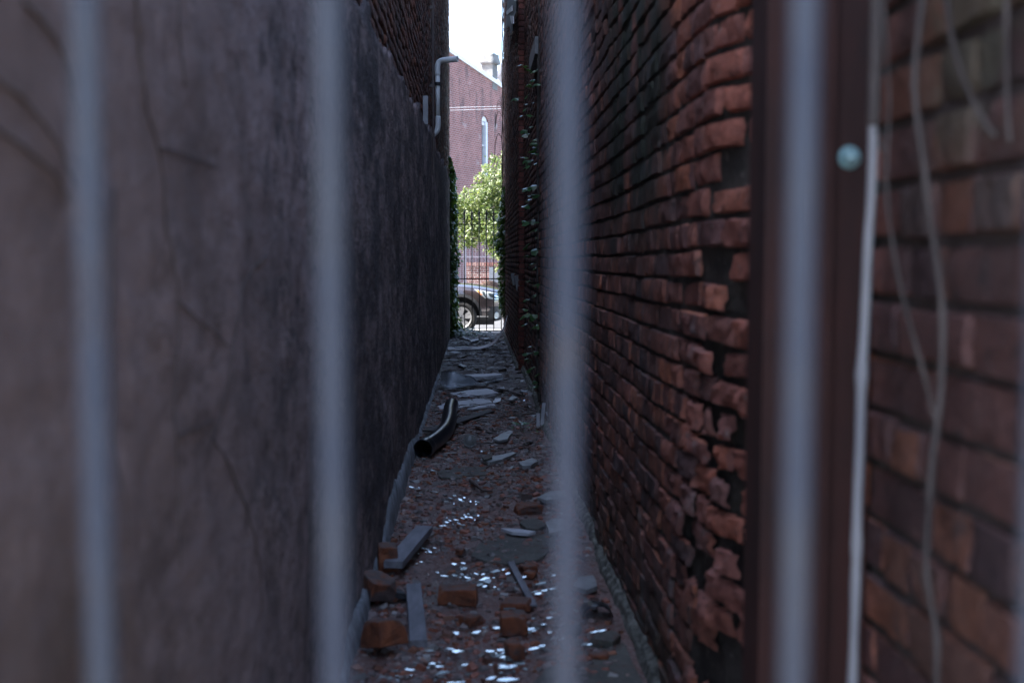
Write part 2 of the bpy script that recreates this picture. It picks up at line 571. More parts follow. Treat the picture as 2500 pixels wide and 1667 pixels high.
M_EARTH = simple('bare_ground', (0.12, 0.11, 0.1), (0.2, 0.185, 0.17), 0.5, rough=0.95, bump=0.3)
M_RAIL = simple('lavender_grey_paint', (0.17, 0.165, 0.21), (0.26, 0.25, 0.3), 6, rough=0.5, bump=0)
M_COVER = simple('brown_cover', (0.06, 0.032, 0.022), (0.10, 0.055, 0.036), 5, rough=0.8, bump=0.4, bscale=12)


def mat_paint():
    m = NT('brown_car_paint')
    m.color((0.085, 0.062, 0.060))
    m.set(Metallic=0.6, Roughness=0.3)
    m.b.inputs['Coat IOR'].default_value = 1.9
    m.b.inputs['Coat Weight'].default_value = 1
    m.b.inputs['Coat Roughness'].default_value = 0.03
    return m.m


M_PAINT = mat_paint()
M_TYRE = simple('tyre_rubber', (0.015, 0.015, 0.016), (0.03, 0.03, 0.03), 20, rough=0.8, bump=0.2)
M_RIM = simple('alloy_rim', (0.5, 0.5, 0.5), (0.6, 0.6, 0.6), 5, rough=0.3, metal=0.7, bump=0)
M_CLAD = simple('grey_cladding', (0.028, 0.03, 0.034), (0.045, 0.047, 0.052), 10, rough=0.55, bump=0.1)
M_CHROME = NT('chrome').set(Metallic=1.0, Roughness=0.12).m
M_CHROME.node_tree.nodes['Principled BSDF'].inputs['Base Color'].default_value = (0.8, 0.82, 0.84, 1)
M_LAMP = NT('lamp_housing').set(Roughness=0.12, Metallic=0.35).m
M_LAMP.node_tree.nodes['Principled BSDF'].inputs['Base Color'].default_value = (0.62, 0.68, 0.7, 1)
M_LENS = NT('lamp_lens').set(Roughness=0.05).m
M_LENS.node_tree.nodes['Principled BSDF'].inputs['Base Color'].default_value = (0.06, 0.075, 0.08, 1)
M_AMBER = NT('amber_lens').set(Roughness=0.15).m
M_AMBER.node_tree.nodes['Principled BSDF'].inputs['Base Color'].default_value = (0.85, 0.25, 0.02, 1)

# ------------------------------------------------------------------ layout of the alley
Y_IN, Y_OUT = 0.35, 22.3           # alley mouth and far end
XL = -0.45
Y_STEP1, Y_STEP2 = 10.8, 14.6
TOP = 9.0


def xr_near(y, z):
    b = 0.075 * sm(3.0, 2.70, y) * (1 - sm(2.1, 1.8, y)) * (0.75 + 0.5 * nz(z * 1.3, 2.0, 5.0))
    return 0.605 + b + 0.012 * nz(y * 0.9, z * 0.9, 3.1)


def xr_mid(y, z):
    return 0.63 + 0.008 * nz(y * 0.9, z * 0.9, 7.7)


def xr_far(y, z):
    return 0.565 + 0.008 * nz(y * 0.8, z * 0.8, 1.4)


def xl_brick(y, z):
    return XL - 0.022 + 0.010 * nz(y * 0.7, z * 0.7, 9.1)


def ztop_view(y):
    return 1.4 + 0.245 * y + 0.25


def damage(y, z):
    a = math.exp(-((y - 2.95) / 0.40) ** 2) * math.exp(-((z - 0.72) / 0.42) ** 2)
    b = 0.42 * math.exp(-((y - 2.65) / 0.45) ** 2) * sm(2.3, 1.6, z) + 0.14 * sm(4.6, 3.2, y) * sm(1.9, 2.3, y)
    return min(1.0, 1.15 * a + b)


def brick_field(mb, y0, y1, z0, ztop, surf, s, near, dmg=None, L=0.205, H=0.0725, J=0.013, amp=0.004, seed=1):
    rng = random.Random(seed)
    k = 0
    z = z0
    zmax = max(ztop(y0), ztop(y1))
    while z < zmax:
        header = (k % 6 == 5)
        y = y0 - rng.random() * L
        while y < y1:
            step = L / 2 if (header or rng.random() < (0.3 if near else 0.12)) else L
            le = step * rng.uniform(0.93, 1.07)
            ya, yb = max(y, y0), min(y + le, y1)
            y += le
            if yb - ya < 0.03:
                continue
            yc, zc = (ya + yb) / 2, z + H / 2
            if zc > ztop(yc):
                continue
            d = dmg(yc, zc) if dmg else 0
            if d > 0.25 and rng.random() < (d - 0.3) * 0.27:
                continue
            isnear = yc < near
            j = J * rng.uniform(0.6, 1.5)
            ins = rng.uniform(-0.005, 0.005) + d * rng.uniform(-0.012, 0.035)
            shr = 1 - d * rng.uniform(0.02, 0.22)
            hy, hz = (yb - ya - j * 0.55) / 2 * shr, (H - j * rng.uniform(0.8, 1.1)) / 2 * shr
            if hy < 0.012:
                continue
            tilt = rng.uniform(-0.012, 0.012) + d * rng.uniform(-0.08, 0.08)
            yawd = rng.uniform(-0.02, 0.02) + d * rng.uniform(-0.1, 0.1)
            wave = 0.010 * nz(yc * 0.7, zc * 0.5, seed) + 0.005 * nz(yc * 3, zc * 2, seed)
            nu, nv = ((13, 7) if yc < 3.6 else (7, 5)) if isnear else (4, 4)
            e = rng.uniform(0.004, 0.008) if isnear else 0.008
            us = [-1] + list(np.linspace(-1 + e / hy, 1 - e / hy, nu - 2)) + [1]
            vsx = [-1] + list(np.linspace(-1 + e / hz * 0.8, 1 - e / hz * 0.8, nv - 2)) + [1]
            a2 = amp * (1 + 2.6 * d) if isnear else amp * 0.6
            vs = []
            o3 = rng.uniform(0, 50)
            for iv, v in enumerate(vsx):
                for iu, u in enumerate(us):
                    ring = iu in (0, nu - 1) or iv in (0, nv - 1)
                    wob = 0.0035 * nz(u * 1.5, v * 1.5, o3) * (1 + 1.6 * d) if isnear else 0
                    py = yc + u * hy * (1 + wob * 6) - v * hz * tilt
                    pz = zc + v * hz * (1 + wob * 8) + u * hy * tilt + wave
                    if isnear and not ring:
                        ch = nz(py * 17 + o3, pz * 17, o3)
                        edge = max(abs(u), abs(v)) ** 3
                        ins2 = 0.010 * max(0, ch - 0.1) * (0.4 + edge) * (1 + d)
                    else:
                        ins2 = 0
                    dep = ins + ins2 + a2 * 1.2 * nz(py * 55, pz * 55, o3 + 9) * (1 if isnear else 0) + a2 * (nz(py * 26, pz * 26, o3) + 0.8 * nz(py * 9, pz * 9, o3)) + u * hy * yawd
                    if ring:
                        dep += 0.022
                    else:
                        corner = (abs(u) ** 4 + abs(v) ** 4)
                        dep += 0.0022 * corner * (1 + 2.0 * d)
                    vs.append((surf(py, pz) - s * dep, py, pz))
            fs = []
            for iv in range(nv - 1):
                for iu in range(nu - 1):
                    q = (iv * nu + iu, iv * nu + iu + 1, (iv + 1) * nu + iu + 1, (iv + 1) * nu + iu)
                    fs.append(q if s > 0 else q[::-1])
            mb.add(vs, fs)
        z += H
        k += 1


def bed(mb, y0, y1, z0, z1, surf, s, depth, dy, dz, dmg=None, ztop=None):
    ny, nzz = max(2, int((y1 - y0) / dy)), max(2, int((z1 - z0) / dz))
    vs, fs = [], []
    for j in range(nzz + 1):
        for i in range(ny + 1):
            y = y0 + (y1 - y0) * i / ny
            z = z0 + (z1 - z0) * j / nzz
            d = depth + 0.004 * nz(y * 12, z * 12, 4)
            if dmg:
                d += 0.05 * sm(0.12, 0.9, dmg(y, z)) + 0.02 * dmg(y, z) * nz(y * 9, z * 9, 3)
            vs.append((surf(y, z) - s * d, y, z))
    for j in range(nzz):
        for i in range(ny):
            q = (j * (ny + 1) + i, j * (ny + 1) + i + 1, (j + 1) * (ny + 1) + i + 1, (j + 1) * (ny + 1) + i)
            fs.append(q if s > 0 else q[::-1])
    mb.add(vs, fs)


# --- right near building
B1 = empty('brick_building', (0.605, Y_IN, 0), label='near brick building on the right with eroded red bricks and deep dark joints', cat='building')
m = MB()
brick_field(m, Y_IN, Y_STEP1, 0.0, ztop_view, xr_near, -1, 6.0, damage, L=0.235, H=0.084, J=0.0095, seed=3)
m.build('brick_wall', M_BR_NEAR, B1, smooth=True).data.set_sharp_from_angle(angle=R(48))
B1.location = (0, 0, 0)
m = MB()
bed(m, Y_IN, 4.2, 0, 2.9, xr_near, -1, 0.014, 0.06, 0.05, damage)
bed(m, 4.2, 7.0, 0, 4.2, xr_near, -1, 0.014, 0.3, 0.3)
bed(m, 7.0, Y_STEP1, 0, 5.0, xr_near, -1, 0.014, 0.3, 0.3)
for a, b, c in ((Y_IN, 3.5, 2.9), (3.5, 7.0, 4.2), (7.0, Y_STEP1, 5.0)):
    m.box((0.80, a, -0.2), (9, b, c))
m.box((0.60, Y_STEP1 - 0.02, 0), (0.80, Y_STEP1 + 0.0, 4.5))
m.build('mortar_bed', M_MORTAR, B1)

# --- right middle bay with a window opening and lintel
m = MB()
WY0, WY1, WZ0, WZ1 = 11.0, 11.9, 2.55, 3.35


def mid_skip(y, z):
    return 1.0 if (WY0 < y < WY1 and WZ0 < z < WZ1) else 0.0


class SkipMB(MB):
    def add(self, vs, fs):
        c = sum((Vector(v) for v in vs), Vector()) / len(vs)
        if WY0 - 0.02 < c.y < WY1 + 0.02 and WZ0 - 0.02 < c.z < WZ1 + 0.16:
            return
        super().add(vs, fs)


m = SkipMB()
brick_field(m, Y_STEP1, Y_STEP2, 0.0, ztop_view, xr_mid, -1, 0, None, seed=5)
m.build('brick_wall', M_BR_FAR, B1, smooth=True)
m = MB()
for a, b, c, d in ((Y_STEP1, WY0, 0, 5.5), (WY1, Y_STEP2, 0, 5.5), (WY0, WY1, 0, WZ0), (WY0, WY1, WZ1, 5.5)):
    m.box((0.648, a, c), (0.9, b, d))
m.box((0.9, Y_STEP1, 0), (9, Y_STEP2, 5.5))
m.build('mortar_bed', M_MORTAR, B1)
m = MB()
m.box((0.575, WY0 - 0.12, WZ1), (0.66, WY1 + 0.12, WZ1 + 0.16))
m.build('window_lintel', M_CONC, B1)
m = MB()
m.box((0.80, WY0 + 0.002, WZ0 + 0.002), (0.84, WY1 - 0.002, WZ1 - 0.002))
m.build('window', M_DARK, B1)

# --- right far building
B2 = empty('brick_building', label='dark sooty brick building at the far right end of the alley, red brick corner showing', cat='building')
m = MB()
brick_field(m, Y_STEP2, Y_OUT, 0.0, ztop_view, xr_far, -1, 0, None, seed=9)
m.build('brick_wall', M_BR_FAR, B2, smooth=True)
m = MB()
m.box((0.583, Y_STEP2 + 0.01, -0.2), (9, Y_OUT, 7.4))
m.build('mortar_bed', M_MORTAR, B2)
m = MB()                            # the red brick return that faces the camera at the step
rng = random.Random(4)
for k in range(int(6.6 / 0.0725)):
    z = k * 0.0725
    x0 = 0.565 + 0.006 * rng.uniform(-1, 1)
    m.box((x0, Y_STEP2 - 0.016 + rng.uniform(-0.006, 0.006), z + 0.006), (0.66, Y_STEP2 + 0.02, z + 0.066))
m.build('corner_quoin', mat_brick('red_corner_brick', [(0, (0.10, 0.03, 0.026)), (0.5, (0.17, 0.045, 0.032)), (1, (0.13, 0.04, 0.034))], effl=0.25, dark=0.6, mul=1.0), B2)


def curb(name, y0, y1, xs, parent, seed):
    m = MB()
    n = int((y1 - y0) / 0.025)
    key = [(-0.034, -0.02), (-0.026, 0.016), (-0.016, 0.034), (-0.004, 0.046), (0.02, 0.052)]
    prof = [(float(np.interp(q, range(5), [k_[0] for k_ in key])), float(np.interp(q, range(5), [k_[1] for k_ in key]))) for q in np.linspace(0, 4, 11)]
    vs, fs = [], []
    for i in range(n + 1):
        y = y0 + (y1 - y0) * i / n
        w = 1 + 0.35 * nz(y * 1.1, seed, 0) + 0.3 * nz(y * 3.3, seed, 2)
        br = 0.25 + 0.75 * sm(-0.45, -0.15, nz(y * 1.9, seed, 9) + 0.4 * nz(y * 7, seed, 9))
        for a, h in prof:
            d1 = 0.011 * nz(y * 6, a * 60, h * 40 + seed) + 0.007 * nz(y * 17, a * 130, h * 110 + seed) + 0.004 * nz(y * 45, a * 300, h * 260)
            vs.append((xs(y, 0.1) + a * w - 0.6 * d1, y, h * br * (0.75 + 0.4 * w) + d1))
    P = len(prof)
    for i in range(n):
        for k in range(P - 1):
            fs.append((i * P + k, (i + 1) * P + k, (i + 1) * P + k + 1, i * P + k + 1))
    m.add(vs, fs)
    return m.build(name, M_CEMENT, parent, smooth=True)


curb('cement_fillet', Y_IN, Y_STEP1, lambda y, z: 0.60, B1, 1.0)
curb('cement_fillet', Y_STEP1, Y_STEP2, lambda y, z: 0.62, B1, 4.0)
curb('cement_fillet', Y_STEP2, Y_OUT, xr_far, B2, 2.0)

for px, py, w, h, Y in ((1257, 689, 0.06, 0.17, 16.3), (1274, 704, 0.075, 0.19, 14.9)):
    p = xp(px, py, 0.5)
    bmx = bmesh.new()
    bmesh.ops.create_cube(bmx, size=1)
    for v in bmx.verts:
        v.co = Vector((0.518 + (v.co.x + 0.5) * 0.07, Y + v.co.y * 0.16, p.z + v.co.z * h))
        if v.co.z < p.z and v.co.x < 0.55:
            v.co.x += 0.03
    bmesh.ops.bevel(bmx, geom=list(bmx.edges), offset=0.006, segments=2, affect='EDGES')
    from_bm(bmx, 'corbel_block', M_CONC, B2)

# --- left building: brick above, stucco coat below
B3 = empty('brick_building', label='building on the left with grey stained stucco below old dark brick', cat='building')


def z_stucco(y):
    b = np.interp(y, [0, 3, 4.5, 6.2, 8.4, 13, 14, 18, 22.3], [2.6, 2.45, 2.40, 2.51, 2.57, 2.83, 2.74, 2.86, 2.9])
    return float(b) + 0.10 * nz(y * 1.1, 3, 1) + 0.07 * nz(y * 4.1, 8, 2) + 0.03 * nz(y * 13, 1, 2)


m = MB()
brick_field(m, Y_IN, Y_OUT, 2.1, ztop_view, xl_brick, 1, 0, None, seed=21)
m.build('brick_wall', M_BR_LEFT, B3, smooth=True)
m = MB()
for a, b, c in ((Y_IN, 4.0, 4.4), (4.0, 9.0, 5.2), (9.0, 15.0, 6.4), (15.0, Y_OUT, 8.2)):
    m.box((-9, a, -0.2), (XL - 0.042, b, c))
m.build('mortar_bed', M_MORTAR, B3)
def stucco_x(y, z):
    return XL + 0.010 * nz(y * 1.2, z * 1.2, 6) + 0.006 * nz(y * 5, z * 3.5, 2) + 0.003 * nz(y * 19, z * 12, 2) + 0.0045 * nz(y * 11, z * 15, 5) + 0.002 * nz(y * 33, z * 30, 8)


m = MB()
ny, nh = 520, 120
vs, fs = [], []
for i in range(ny + 1):
    t = i / ny
    y = Y_IN + (Y_OUT - Y_IN) * (t ** 1.6)
    zt = z_stucco(y)
    for j in range(nh + 1):
        z = zt * j / nh
        x = stucco_x(y, z)
        if j == nh:
            x -= 0.008
        vs.append((x, y, z))
    vs.append((XL - 0.04, y, zt + 0.004))
W = nh + 2
for i in range(ny):
    for j in range(nh + 1):
        fs.append((i * W + j, (i + 1) * W + j, (i + 1) * W + j + 1, i * W + j + 1))
m.add(vs, fs)
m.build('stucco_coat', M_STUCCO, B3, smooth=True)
m = MB()                            # broken pale render skirting along the foot of the left wall
n = 260
for i in range(n + 1):
    y = 3.2 + (16 - 3.2) * i / n
    hgt = max(0.012, 0.035 + 0.115 * sm(5.2, 5.7, y) * sm(9.2, 7.6, y) + 0.05 * sm(4.8, 4.5, y) * sm(3.6, 3.9, y) + 0.035 * nz(y * 2.3, 3, 3) + 0.03 * nz(y * 7, 1, 1) + 0.015 * nz(y * 23, 1, 1)) * sm(15, 12, y)
    tpk = 0.014 + 0.012 * nz(y * 2, 7, 1) + 0.006 * nz(y * 11, 7, 1)
    for a, h in ((tpk + 0.014, -0.01), (tpk + 0.006, hgt * 0.5), (tpk * 0.6, hgt), (-0.01, hgt + 0.006)):
        m.v.append((XL + a + 0.006 * nz(y * 14, h * 20, 4), y, h))
for i in range(n):
    for k in range(3):
        m.f.append((i * 4 + k, (i + 1) * 4 + k, (i + 1) * 4 + k + 1, i * 4 + k + 1))
m.build('plaster_skirting', M_PLASTER, B3, smooth=True)

# white plastic waste pipe with its elbow, clamp, and the brown conduit in front
DP = empty('drain_pipe', label='white plastic drain pipe with open elbow high on the left brick wall', cat='drain pipe')
pb = xp(1061, 322, -0.38)
zt_, zb_ = 3.60, 2.83
PY, PX = 12.7, -0.40
m = MB()
m.tube([(PX, PY, zb_ + 0.12), (PX, PY, zt_ - 0.10)], 0.025, 16)
m.build('pipe', M_PVC, DP, smooth=True)
m = MB()
m.tube(spline([(PX, PY, zt_ - 0.16), (PX, PY, zt_ - 0.06), (PX + 0.025, PY, zt_ - 0.015), (PX + 0.08, PY - 0.01, zt_), (PX + 0.11, PY - 0.02, zt_)], 6), 0.031, 18)
m.build('elbow', M_PVC, DP, smooth=True)
m = MB()
d = Vector((0.93, -0.36, 0.02)).normalized()
q = Matrix.Translation(Vector((PX + 0.10, PY - 0.015, zt_))) @ d.to_track_quat('Z', 'Y').to_matrix().to_4x4()
m.lathe([(0.033, 0), (0.033, 0.13), (0.027, 0.13), (0.027, 0.0)], 20, q)
m.build('open_spigot', M_PVC, DP, smooth=True)
m = MB()
m.tube(spline([(PX, PY, zb_ + 0.16), (PX, PY, zb_ + 0.05), (PX - 0.02, PY, zb_ - 0.01), (PX - 0.09, PY + 0.01, zb_ - 0.06)], 6), 0.031, 16)
m.build('elbow', M_PVC, DP, smooth=True)
m = MB()
m.lathe([(0.026, -0.02), (0.032, -0.02), (0.032, 0.02), (0.026, 0.02)], 18, Matrix.Translation((PX, PY, zt_ - 0.26)))
m.box((PX - 0.1, PY - 0.012, zt_ - 0.28), (PX - 0.03, PY + 0.012, zt_ - 0.24))
m.build('clamp', M_DARK, DP)
m = MB()
m.tube([(-0.425, 12.0, 2.3), (-0.425, 12.0, 6.5)], 0.014, 8)
for z in (2.7, 3.2, 4.0, 4.8):
    m.box((-0.46, 11.985, z), (-0.41, 12.015, z + 0.03))
m.build('conduit', M_BROWNPIPE, None, label='thin brown vertical conduit running up the brick in front of white pipe', cat='conduit')
p = xp(1036, 255, -0.44)
m = MB()
m.box((-0.47, 10.6, p.z - 0.13), (-0.425, 10.68, p.z + 0.13))
m.build('wall_plate', M_GREYMETAL, None, label='small grey metal plate on the left brick beside drain pipe', cat='plate')

# ------------------------------------------------------------------ ground surfaces
m = MB()
m.box((-400, -400, -1.0), (400, 600, -0.26))
m.build('ground', M_EARTH, kind='structure')
m = MB()
m.add([(-80, 24.3, -0.21), (80, 24.3, -0.21), (80, 31.6, -0.21), (-80, 31.6, -0.21)], [(0, 1, 2, 3)])
m.build('road', M_ROAD, kind='structure')


def pavement(y0, y1, za, zb, kerb_near):
    m = MB()
    yk0, yk1 = (y0, y0 + 0.15) if kerb_near else (y1 - 0.15, y1)
    a, b = (y0 + 0.155, y1) if kerb_near else (y0, y1 - 0.155)
    m.add([(-80, a, za), (80, a, za), (80, b, zb), (-80, b, zb)], [(0, 1, 2, 3)])
    o = m.build('pavement', M_PAVE, kind='structure')
    m = MB()
    zk = (za if kerb_near else zb) + 0.004
    for i in range(-40, 40):
        m.box((i * 1.2 + 0.004, yk0, -0.3), (i * 1.2 + 1.196, yk1, zk))
    m.build('kerb', M_CONC, kind='structure')
    return o


pavement(Y_OUT, 24.3, 0.0, -0.04, False)
pavement(31.6, 37.6, -0.06, 0.0, True)
m = MB()
m.add([(-30, -3.5, -0.02), (30, -3.5, -0.02), (30, Y_IN, -0.004), (-30, Y_IN, -0.004)], [(0, 1, 2, 3)])
m.build('pavement', M_PAVE, kind='structure')

m = MB()
ny, nx = 560, 26


def floor_z(x, y):
    a = sm(22.2, 20.5, y) * sm(0.3, 1.5, y)
    return a * (0.016 * nz(x * 2.2, y * 1.1, 3) + 0.010 * nz(x * 7, y * 5, 1) + 0.004 * nz(x * 26, y * 22, 8)) + 0.004


vs, fs = [], []
for i in range(ny + 1):
    y = Y_IN + (Y_OUT - Y_IN) * (i / ny) ** 1.35
    for j in range(nx + 1):
        x = -0.5 + 1.17 * j / nx
        vs.append((x, y, floor_z(x, y)))
for i in range(ny):
    for j in range(nx):
        fs.append((i * (nx + 1) + j, i * (nx + 1) + j + 1, (i + 1) * (nx + 1) + j + 1, (i + 1) * (nx + 1) + j))
m.add(vs, fs)
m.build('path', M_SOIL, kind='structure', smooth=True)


def chips(name, n, yr, sz, mat, flat, seed, bias=1.0, xfun=None):
    rng = random.Random(seed)
    m = MB()
    base = [(-1, -1, -1), (1, -1, -1), (1, 1, -1), (-1, 1, -1), (-.8, -.8, 1), (.8, -.8, 1), (.8, .8, 1), (-.8, .8, 1)]
    F = [(0, 3, 2, 1), (4, 5, 6, 7), (0, 1, 5, 4), (1, 2, 6, 5), (2, 3, 7, 6), (3, 0, 4, 7)]
    for i in range(n):
        y = yr[0] + (yr[1] - yr[0]) * rng.random() ** bias
        x = rng.uniform(-0.43, 0.55)
        cl = nz(x * 2.5, y * 1.6, seed)
        if rng.random() > 0.55 + 0.9 * cl:
            continue
        s = sz[0] + (sz[1] - sz[0]) * rng.random() ** 4.2
        q = Quaternion((rng.gauss(1, .0), rng.gauss(0, 0.12), rng.gauss(0, 0.12), 0)).normalized() @ Quaternion((0, 0, 1), rng.uniform(0, 6.3))
        sc = Vector((s * rng.uniform(.6, 1.5), s * rng.uniform(.6, 1.5), s * flat * rng.uniform(.5, 1.2)))
        z = floor_z(x, y) + sc.z * 0.5
        vs = []
        for b in base:
            v = Vector((b[0] * sc.x * rng.uniform(.5, 1.1), b[1] * sc.y * rng.uniform(.5, 1.1), b[2] * sc.z * rng.uniform(.6, 1.1)))
            vs.append(q @ v + Vector((x, y, z)))
        m.add(vs, F)
    return m.build(name, mat, kind='stuff', label='loose mixed rubble and grit' if mat is M_RUBBLE else 'dark dead leaf litter and splinters')


chips('rubble', 34000, (2.6, 12.0), (0.0025, 0.021), M_RUBBLE, 0.55, 11, 1.25)
chips('leaf_litter', 9000, (6.5, 21.8), (0.008, 0.045), M_LITTER, 0.12, 12, 0.8)

m = MB()
rng = random.Random(44)
for i in range(520):
    y = 8.5 + 13.2 * rng.random()
    x = rng.uniform(-0.40, 0.50)
    ln = rng.uniform(0.03, 0.14) * (1 if rng.random() < 0.8 else 1.9)
    a = rng.gauss(0, 0.55)
    d = Vector((math.cos(a), math.sin(a), rng.gauss(0, 0.10)))
    if abs(x + d.x * ln) > 0.5:
        continue
    p = Vector((x, y, floor_z(x, y) + 0.012 + 0.02 * rng.random()))
    m.tube([p - d * ln * 0.5, p + Vector((0, 0, 0.01 * rng.random())), p + d * ln * 0.5], [0.002, rng.uniform(0.003, 0.008), 0.0015], 4)
m.build('litter', mat_rubble('splinters', [(0, (0.05, 0.04, 0.035)), (0.4, (0.12, 0.1, 0.09)), (0.75, (0.22, 0.2, 0.2)), (1, (0.42, 0.42, 0.44))], 0.5), kind='stuff', label='splinters and bits of twig strewn over the alley floor')

# ------------------------------------------------------------------ debris lying on the alley floor
def slab(name, pts, thick, mat, label, cat, group=None, z=0.008, seed=0, tilt=0.0):
    rng = random.Random(seed + 77)
    P = [gp(px, py, z + thick) for px, py in pts]
    cen = sum(P, Vector()) / len(P)
    ring = []
    for i in range(len(P)):
        a, b = P[i], P[(i + 1) % len(P)]
        nseg = max(1, min(10, int((b - a).length / 0.07)))
        for k in range(nseg):
            p = a.lerp(b, k / nseg)
            if k:
                w = 0.012 * nz(p.x * 20, p.y * 12, seed)
                p = p + Vector((w, w * 1.5, 0))
            ring.append(p)
    vs, fs = [], []
    N = len(ring)
    for lev, (sc, dz) in enumerate(((1.01, -thick), (1.0, -0.25 * thick), (0.985, 0))):
        for p in ring:
            d = (p - cen)
            q = cen + Vector((d.x * sc, d.y * sc, 0))
            zz = z + thick + dz + (d.y * tilt) + 0.004 * nz(q.x * 6, q.y * 4, seed)
            vs.append((q.x - 0, q.y, zz))
    for l in range(2):
        for i in range(N):
            j = (i + 1) % N
            fs.append((l * N + i, l * N + j, (l + 1) * N + j, (l + 1) * N + i))
    fs.append(tuple(2 * N + i for i in range(N)))
    fs.append(tuple(reversed(range(N))))
    m = MB()
    m.add(vs, fs)
    return m.build(name, mat, label=label, cat=cat, group=group)


G4 = (1060, 820, 7.838)
GB = 'pale boards lying across the alley'
slab('broken_board', zo(*G4, [(300, 1100), (480, 1160), (820, 1130), (1230, 1085), (1110, 1025), (1000, 1000), (640, 1040)]), 0.016, M_SIDING,
     'wide pale board lying just in front of the clear plastic sheet', 'board', GB, 0.01, 1)
slab('broken_board', zo(*G4, [(60, 1340), (110, 1390), (420, 1375), (760, 1320), (1110, 1272), (1050, 1197), (800, 1200), (200, 1280)]), 0.016, M_SIDING,
     'long pale board behind the far end of the black pipe', 'board', GB, 0.012, 2)
slab('broken_board', zo(*G4, [(630, 1382), (740, 1398), (1180, 1325), (1150, 1290), (850, 1335)]), 0.012, M_SIDING,
     'narrow pale splinter of board overlapping front of the long board', 'board', GB, 0.016, 3)
slab('broken_board', zo(*G4, [(570, 738), (700, 778), (1000, 770), (1295, 745), (1290, 722), (1180, 712), (850, 725)]), 0.045, M_SIDING,
     'thick pale plank directly behind the clear plastic sheet', 'board', GB, 0.02, 4)
slab('broken_board', zo(*G4, [(1120, 1000), (1290, 1028), (1350, 1000), (1330, 963)]), 0.012, M_SIDING,
     'short pale board end under the long twig', 'board', GB, 0.012, 5)
slab('broken_board', zo(*G4, [(265, 295), (390, 326), (530, 316), (400, 288)]), 0.012, M_SIDING,
     'small pale strip by left wall just before the curved siding strip', 'board', GB, 0.01, 6)
slab('broken_board', zo(*G4, [(600, 338), (740, 352), (900, 345), (760, 333)]), 0.012, M_SIDING,
     'thin pale strip in mid alley just before the curved siding strip', 'board', GB, 0.01, 7)
slab('broken_board', zo(*G4, [(1240, 306), (1300, 318), (1450, 303), (1400, 292)]), 0.012, M_SLATE,
     'dull grey strip by right wall just before the curved siding strip', 'board', GB, 0.01, 8)
slab('broken_board', zo(*G4, [(380, 205), (500, 225), (720, 218), (640, 203)]), 0.012, M_SIDING,
     'pale strip lying flat behind left end of curved siding strip', 'board', GB, 0.04, 9)
slab('broken_board', zo(*G4, [(680, 80), (700, 115), (860, 75), (840, 50)]), 0.02, M_SIDING,
     'bluish board scrap in the heap before the far gate', 'board', GB, 0.02, 10)
slab('broken_board', zo(*G4, [(880, 40), (960, 62), (1100, 45), (1030, 28)]), 0.02, M_SIDING,
     'pale board scrap at the right of heap before the far gate', 'board', GB, 0.02, 11)
slab('broken_board', zo(*G4, [(480, 15), (620, 60), (690, 55), (560, 8)]), 0.02, M_SIDING,
     'pale board scrap at the left of heap before the far gate', 'board', GB, 0.02, 12)
slab('broken_board', zo(*G4, [(450, 545), (560, 590), (630, 580), (520, 530)]), 0.015, M_SLATE,
     'small grey board scrap alone in dead leaves behind the plastic sheet', 'board', GB, 0.02, 13)
slab('mirror_shard', zo(*G4, [(1112, 1276), (1165, 1185), (1282, 1185), (1272, 1242), (1210, 1262)]), 0.004, M_WHITEPAINT,
     'bright white angular shard at right end of the long board', 'shard', None, 0.02, 14)
slab('slate_piece', zo(*G4, [(1420, 1215), (1500, 1115), (1560, 1150), (1595, 1170), (1500, 1230)]), 0.012, M_SLATE,
     'grey slate scrap right of the bright white shard', 'slate', 'slate fragments', 0.02, 15)

G5 = (980, 960, 5.88)
slab('slate_piece', zo(*G5, [(1315, 650), (1400, 680), (1520, 655), (1600, 540), (1560, 525), (1450, 565)]), 0.02, M_SLATE,
     'dark slate with one bright wet edge, right of plastic disc', 'slate', 'slate fragments', 0.012, 16)
slab('slate_piece', zo(*G5, [(1130, 940), (1240, 985), (1440, 950), (1660, 848), (1600, 838), (1310, 900)]), 0.02, M_SLATE,
     'long pointed pale slate in middle of alley nearer than the disc', 'slate', 'slate fragments', 0.012, 17)
slab('slate_piece', zo(*G5, [(1685, 985), (1740, 1040), (1850, 1035), (1965, 965), (1880, 925)]), 0.025, M_SLATE,
     'pale greenish slate lying nearer the right wall', 'slate', 'slate fragments', 0.012, 18)
slab('slate_piece', zo(*G5, [(1150, 905), (1180, 955), (1300, 920), (1300, 855), (1240, 870)]), 0.01, M_MOSSCONC,
     'grey triangular slate propped on the long pointed one', 'slate', 'slate fragments', 0.036, 19)
slab('concrete_patch', zo(*G5, [(500, 1110), (560, 1200), (760, 1215), (1000, 1180), (1220, 1170), (1210, 1060), (900, 1050), (640, 1070)]), 0.008, M_MOSSCONC,
     'flat dark green concrete patch nearer than black pipe mouth', 'concrete', 'mossy concrete patches', 0.006, 20)
GA = (840, 1180, 2.735)
slab('concrete_patch', zo(*GA, [(850, 480), (900, 400), (1050, 350), (1250, 330), (1420, 330), (1400, 420), (1300, 500), (1150, 530), (960, 520)]), 0.008, M_MOSSCONC,
     'broad mossy concrete patch behind the grey lath', 'concrete', 'mossy concrete patches', 0.007, 21)
slab('concrete_patch', zo(*GA, [(1640, 1080), (1750, 1010), (1860, 1040), (1930, 1200), (2000, 1330), (1500, 1400), (1250, 1332), (1400, 1180)]), 0.008, M_MOSSCONC,
     'grey concrete patch at bottom of view beside right wall', 'concrete', 'mossy concrete patches', 0.006, 22)
G8 = (1160, 1240, 3.672)
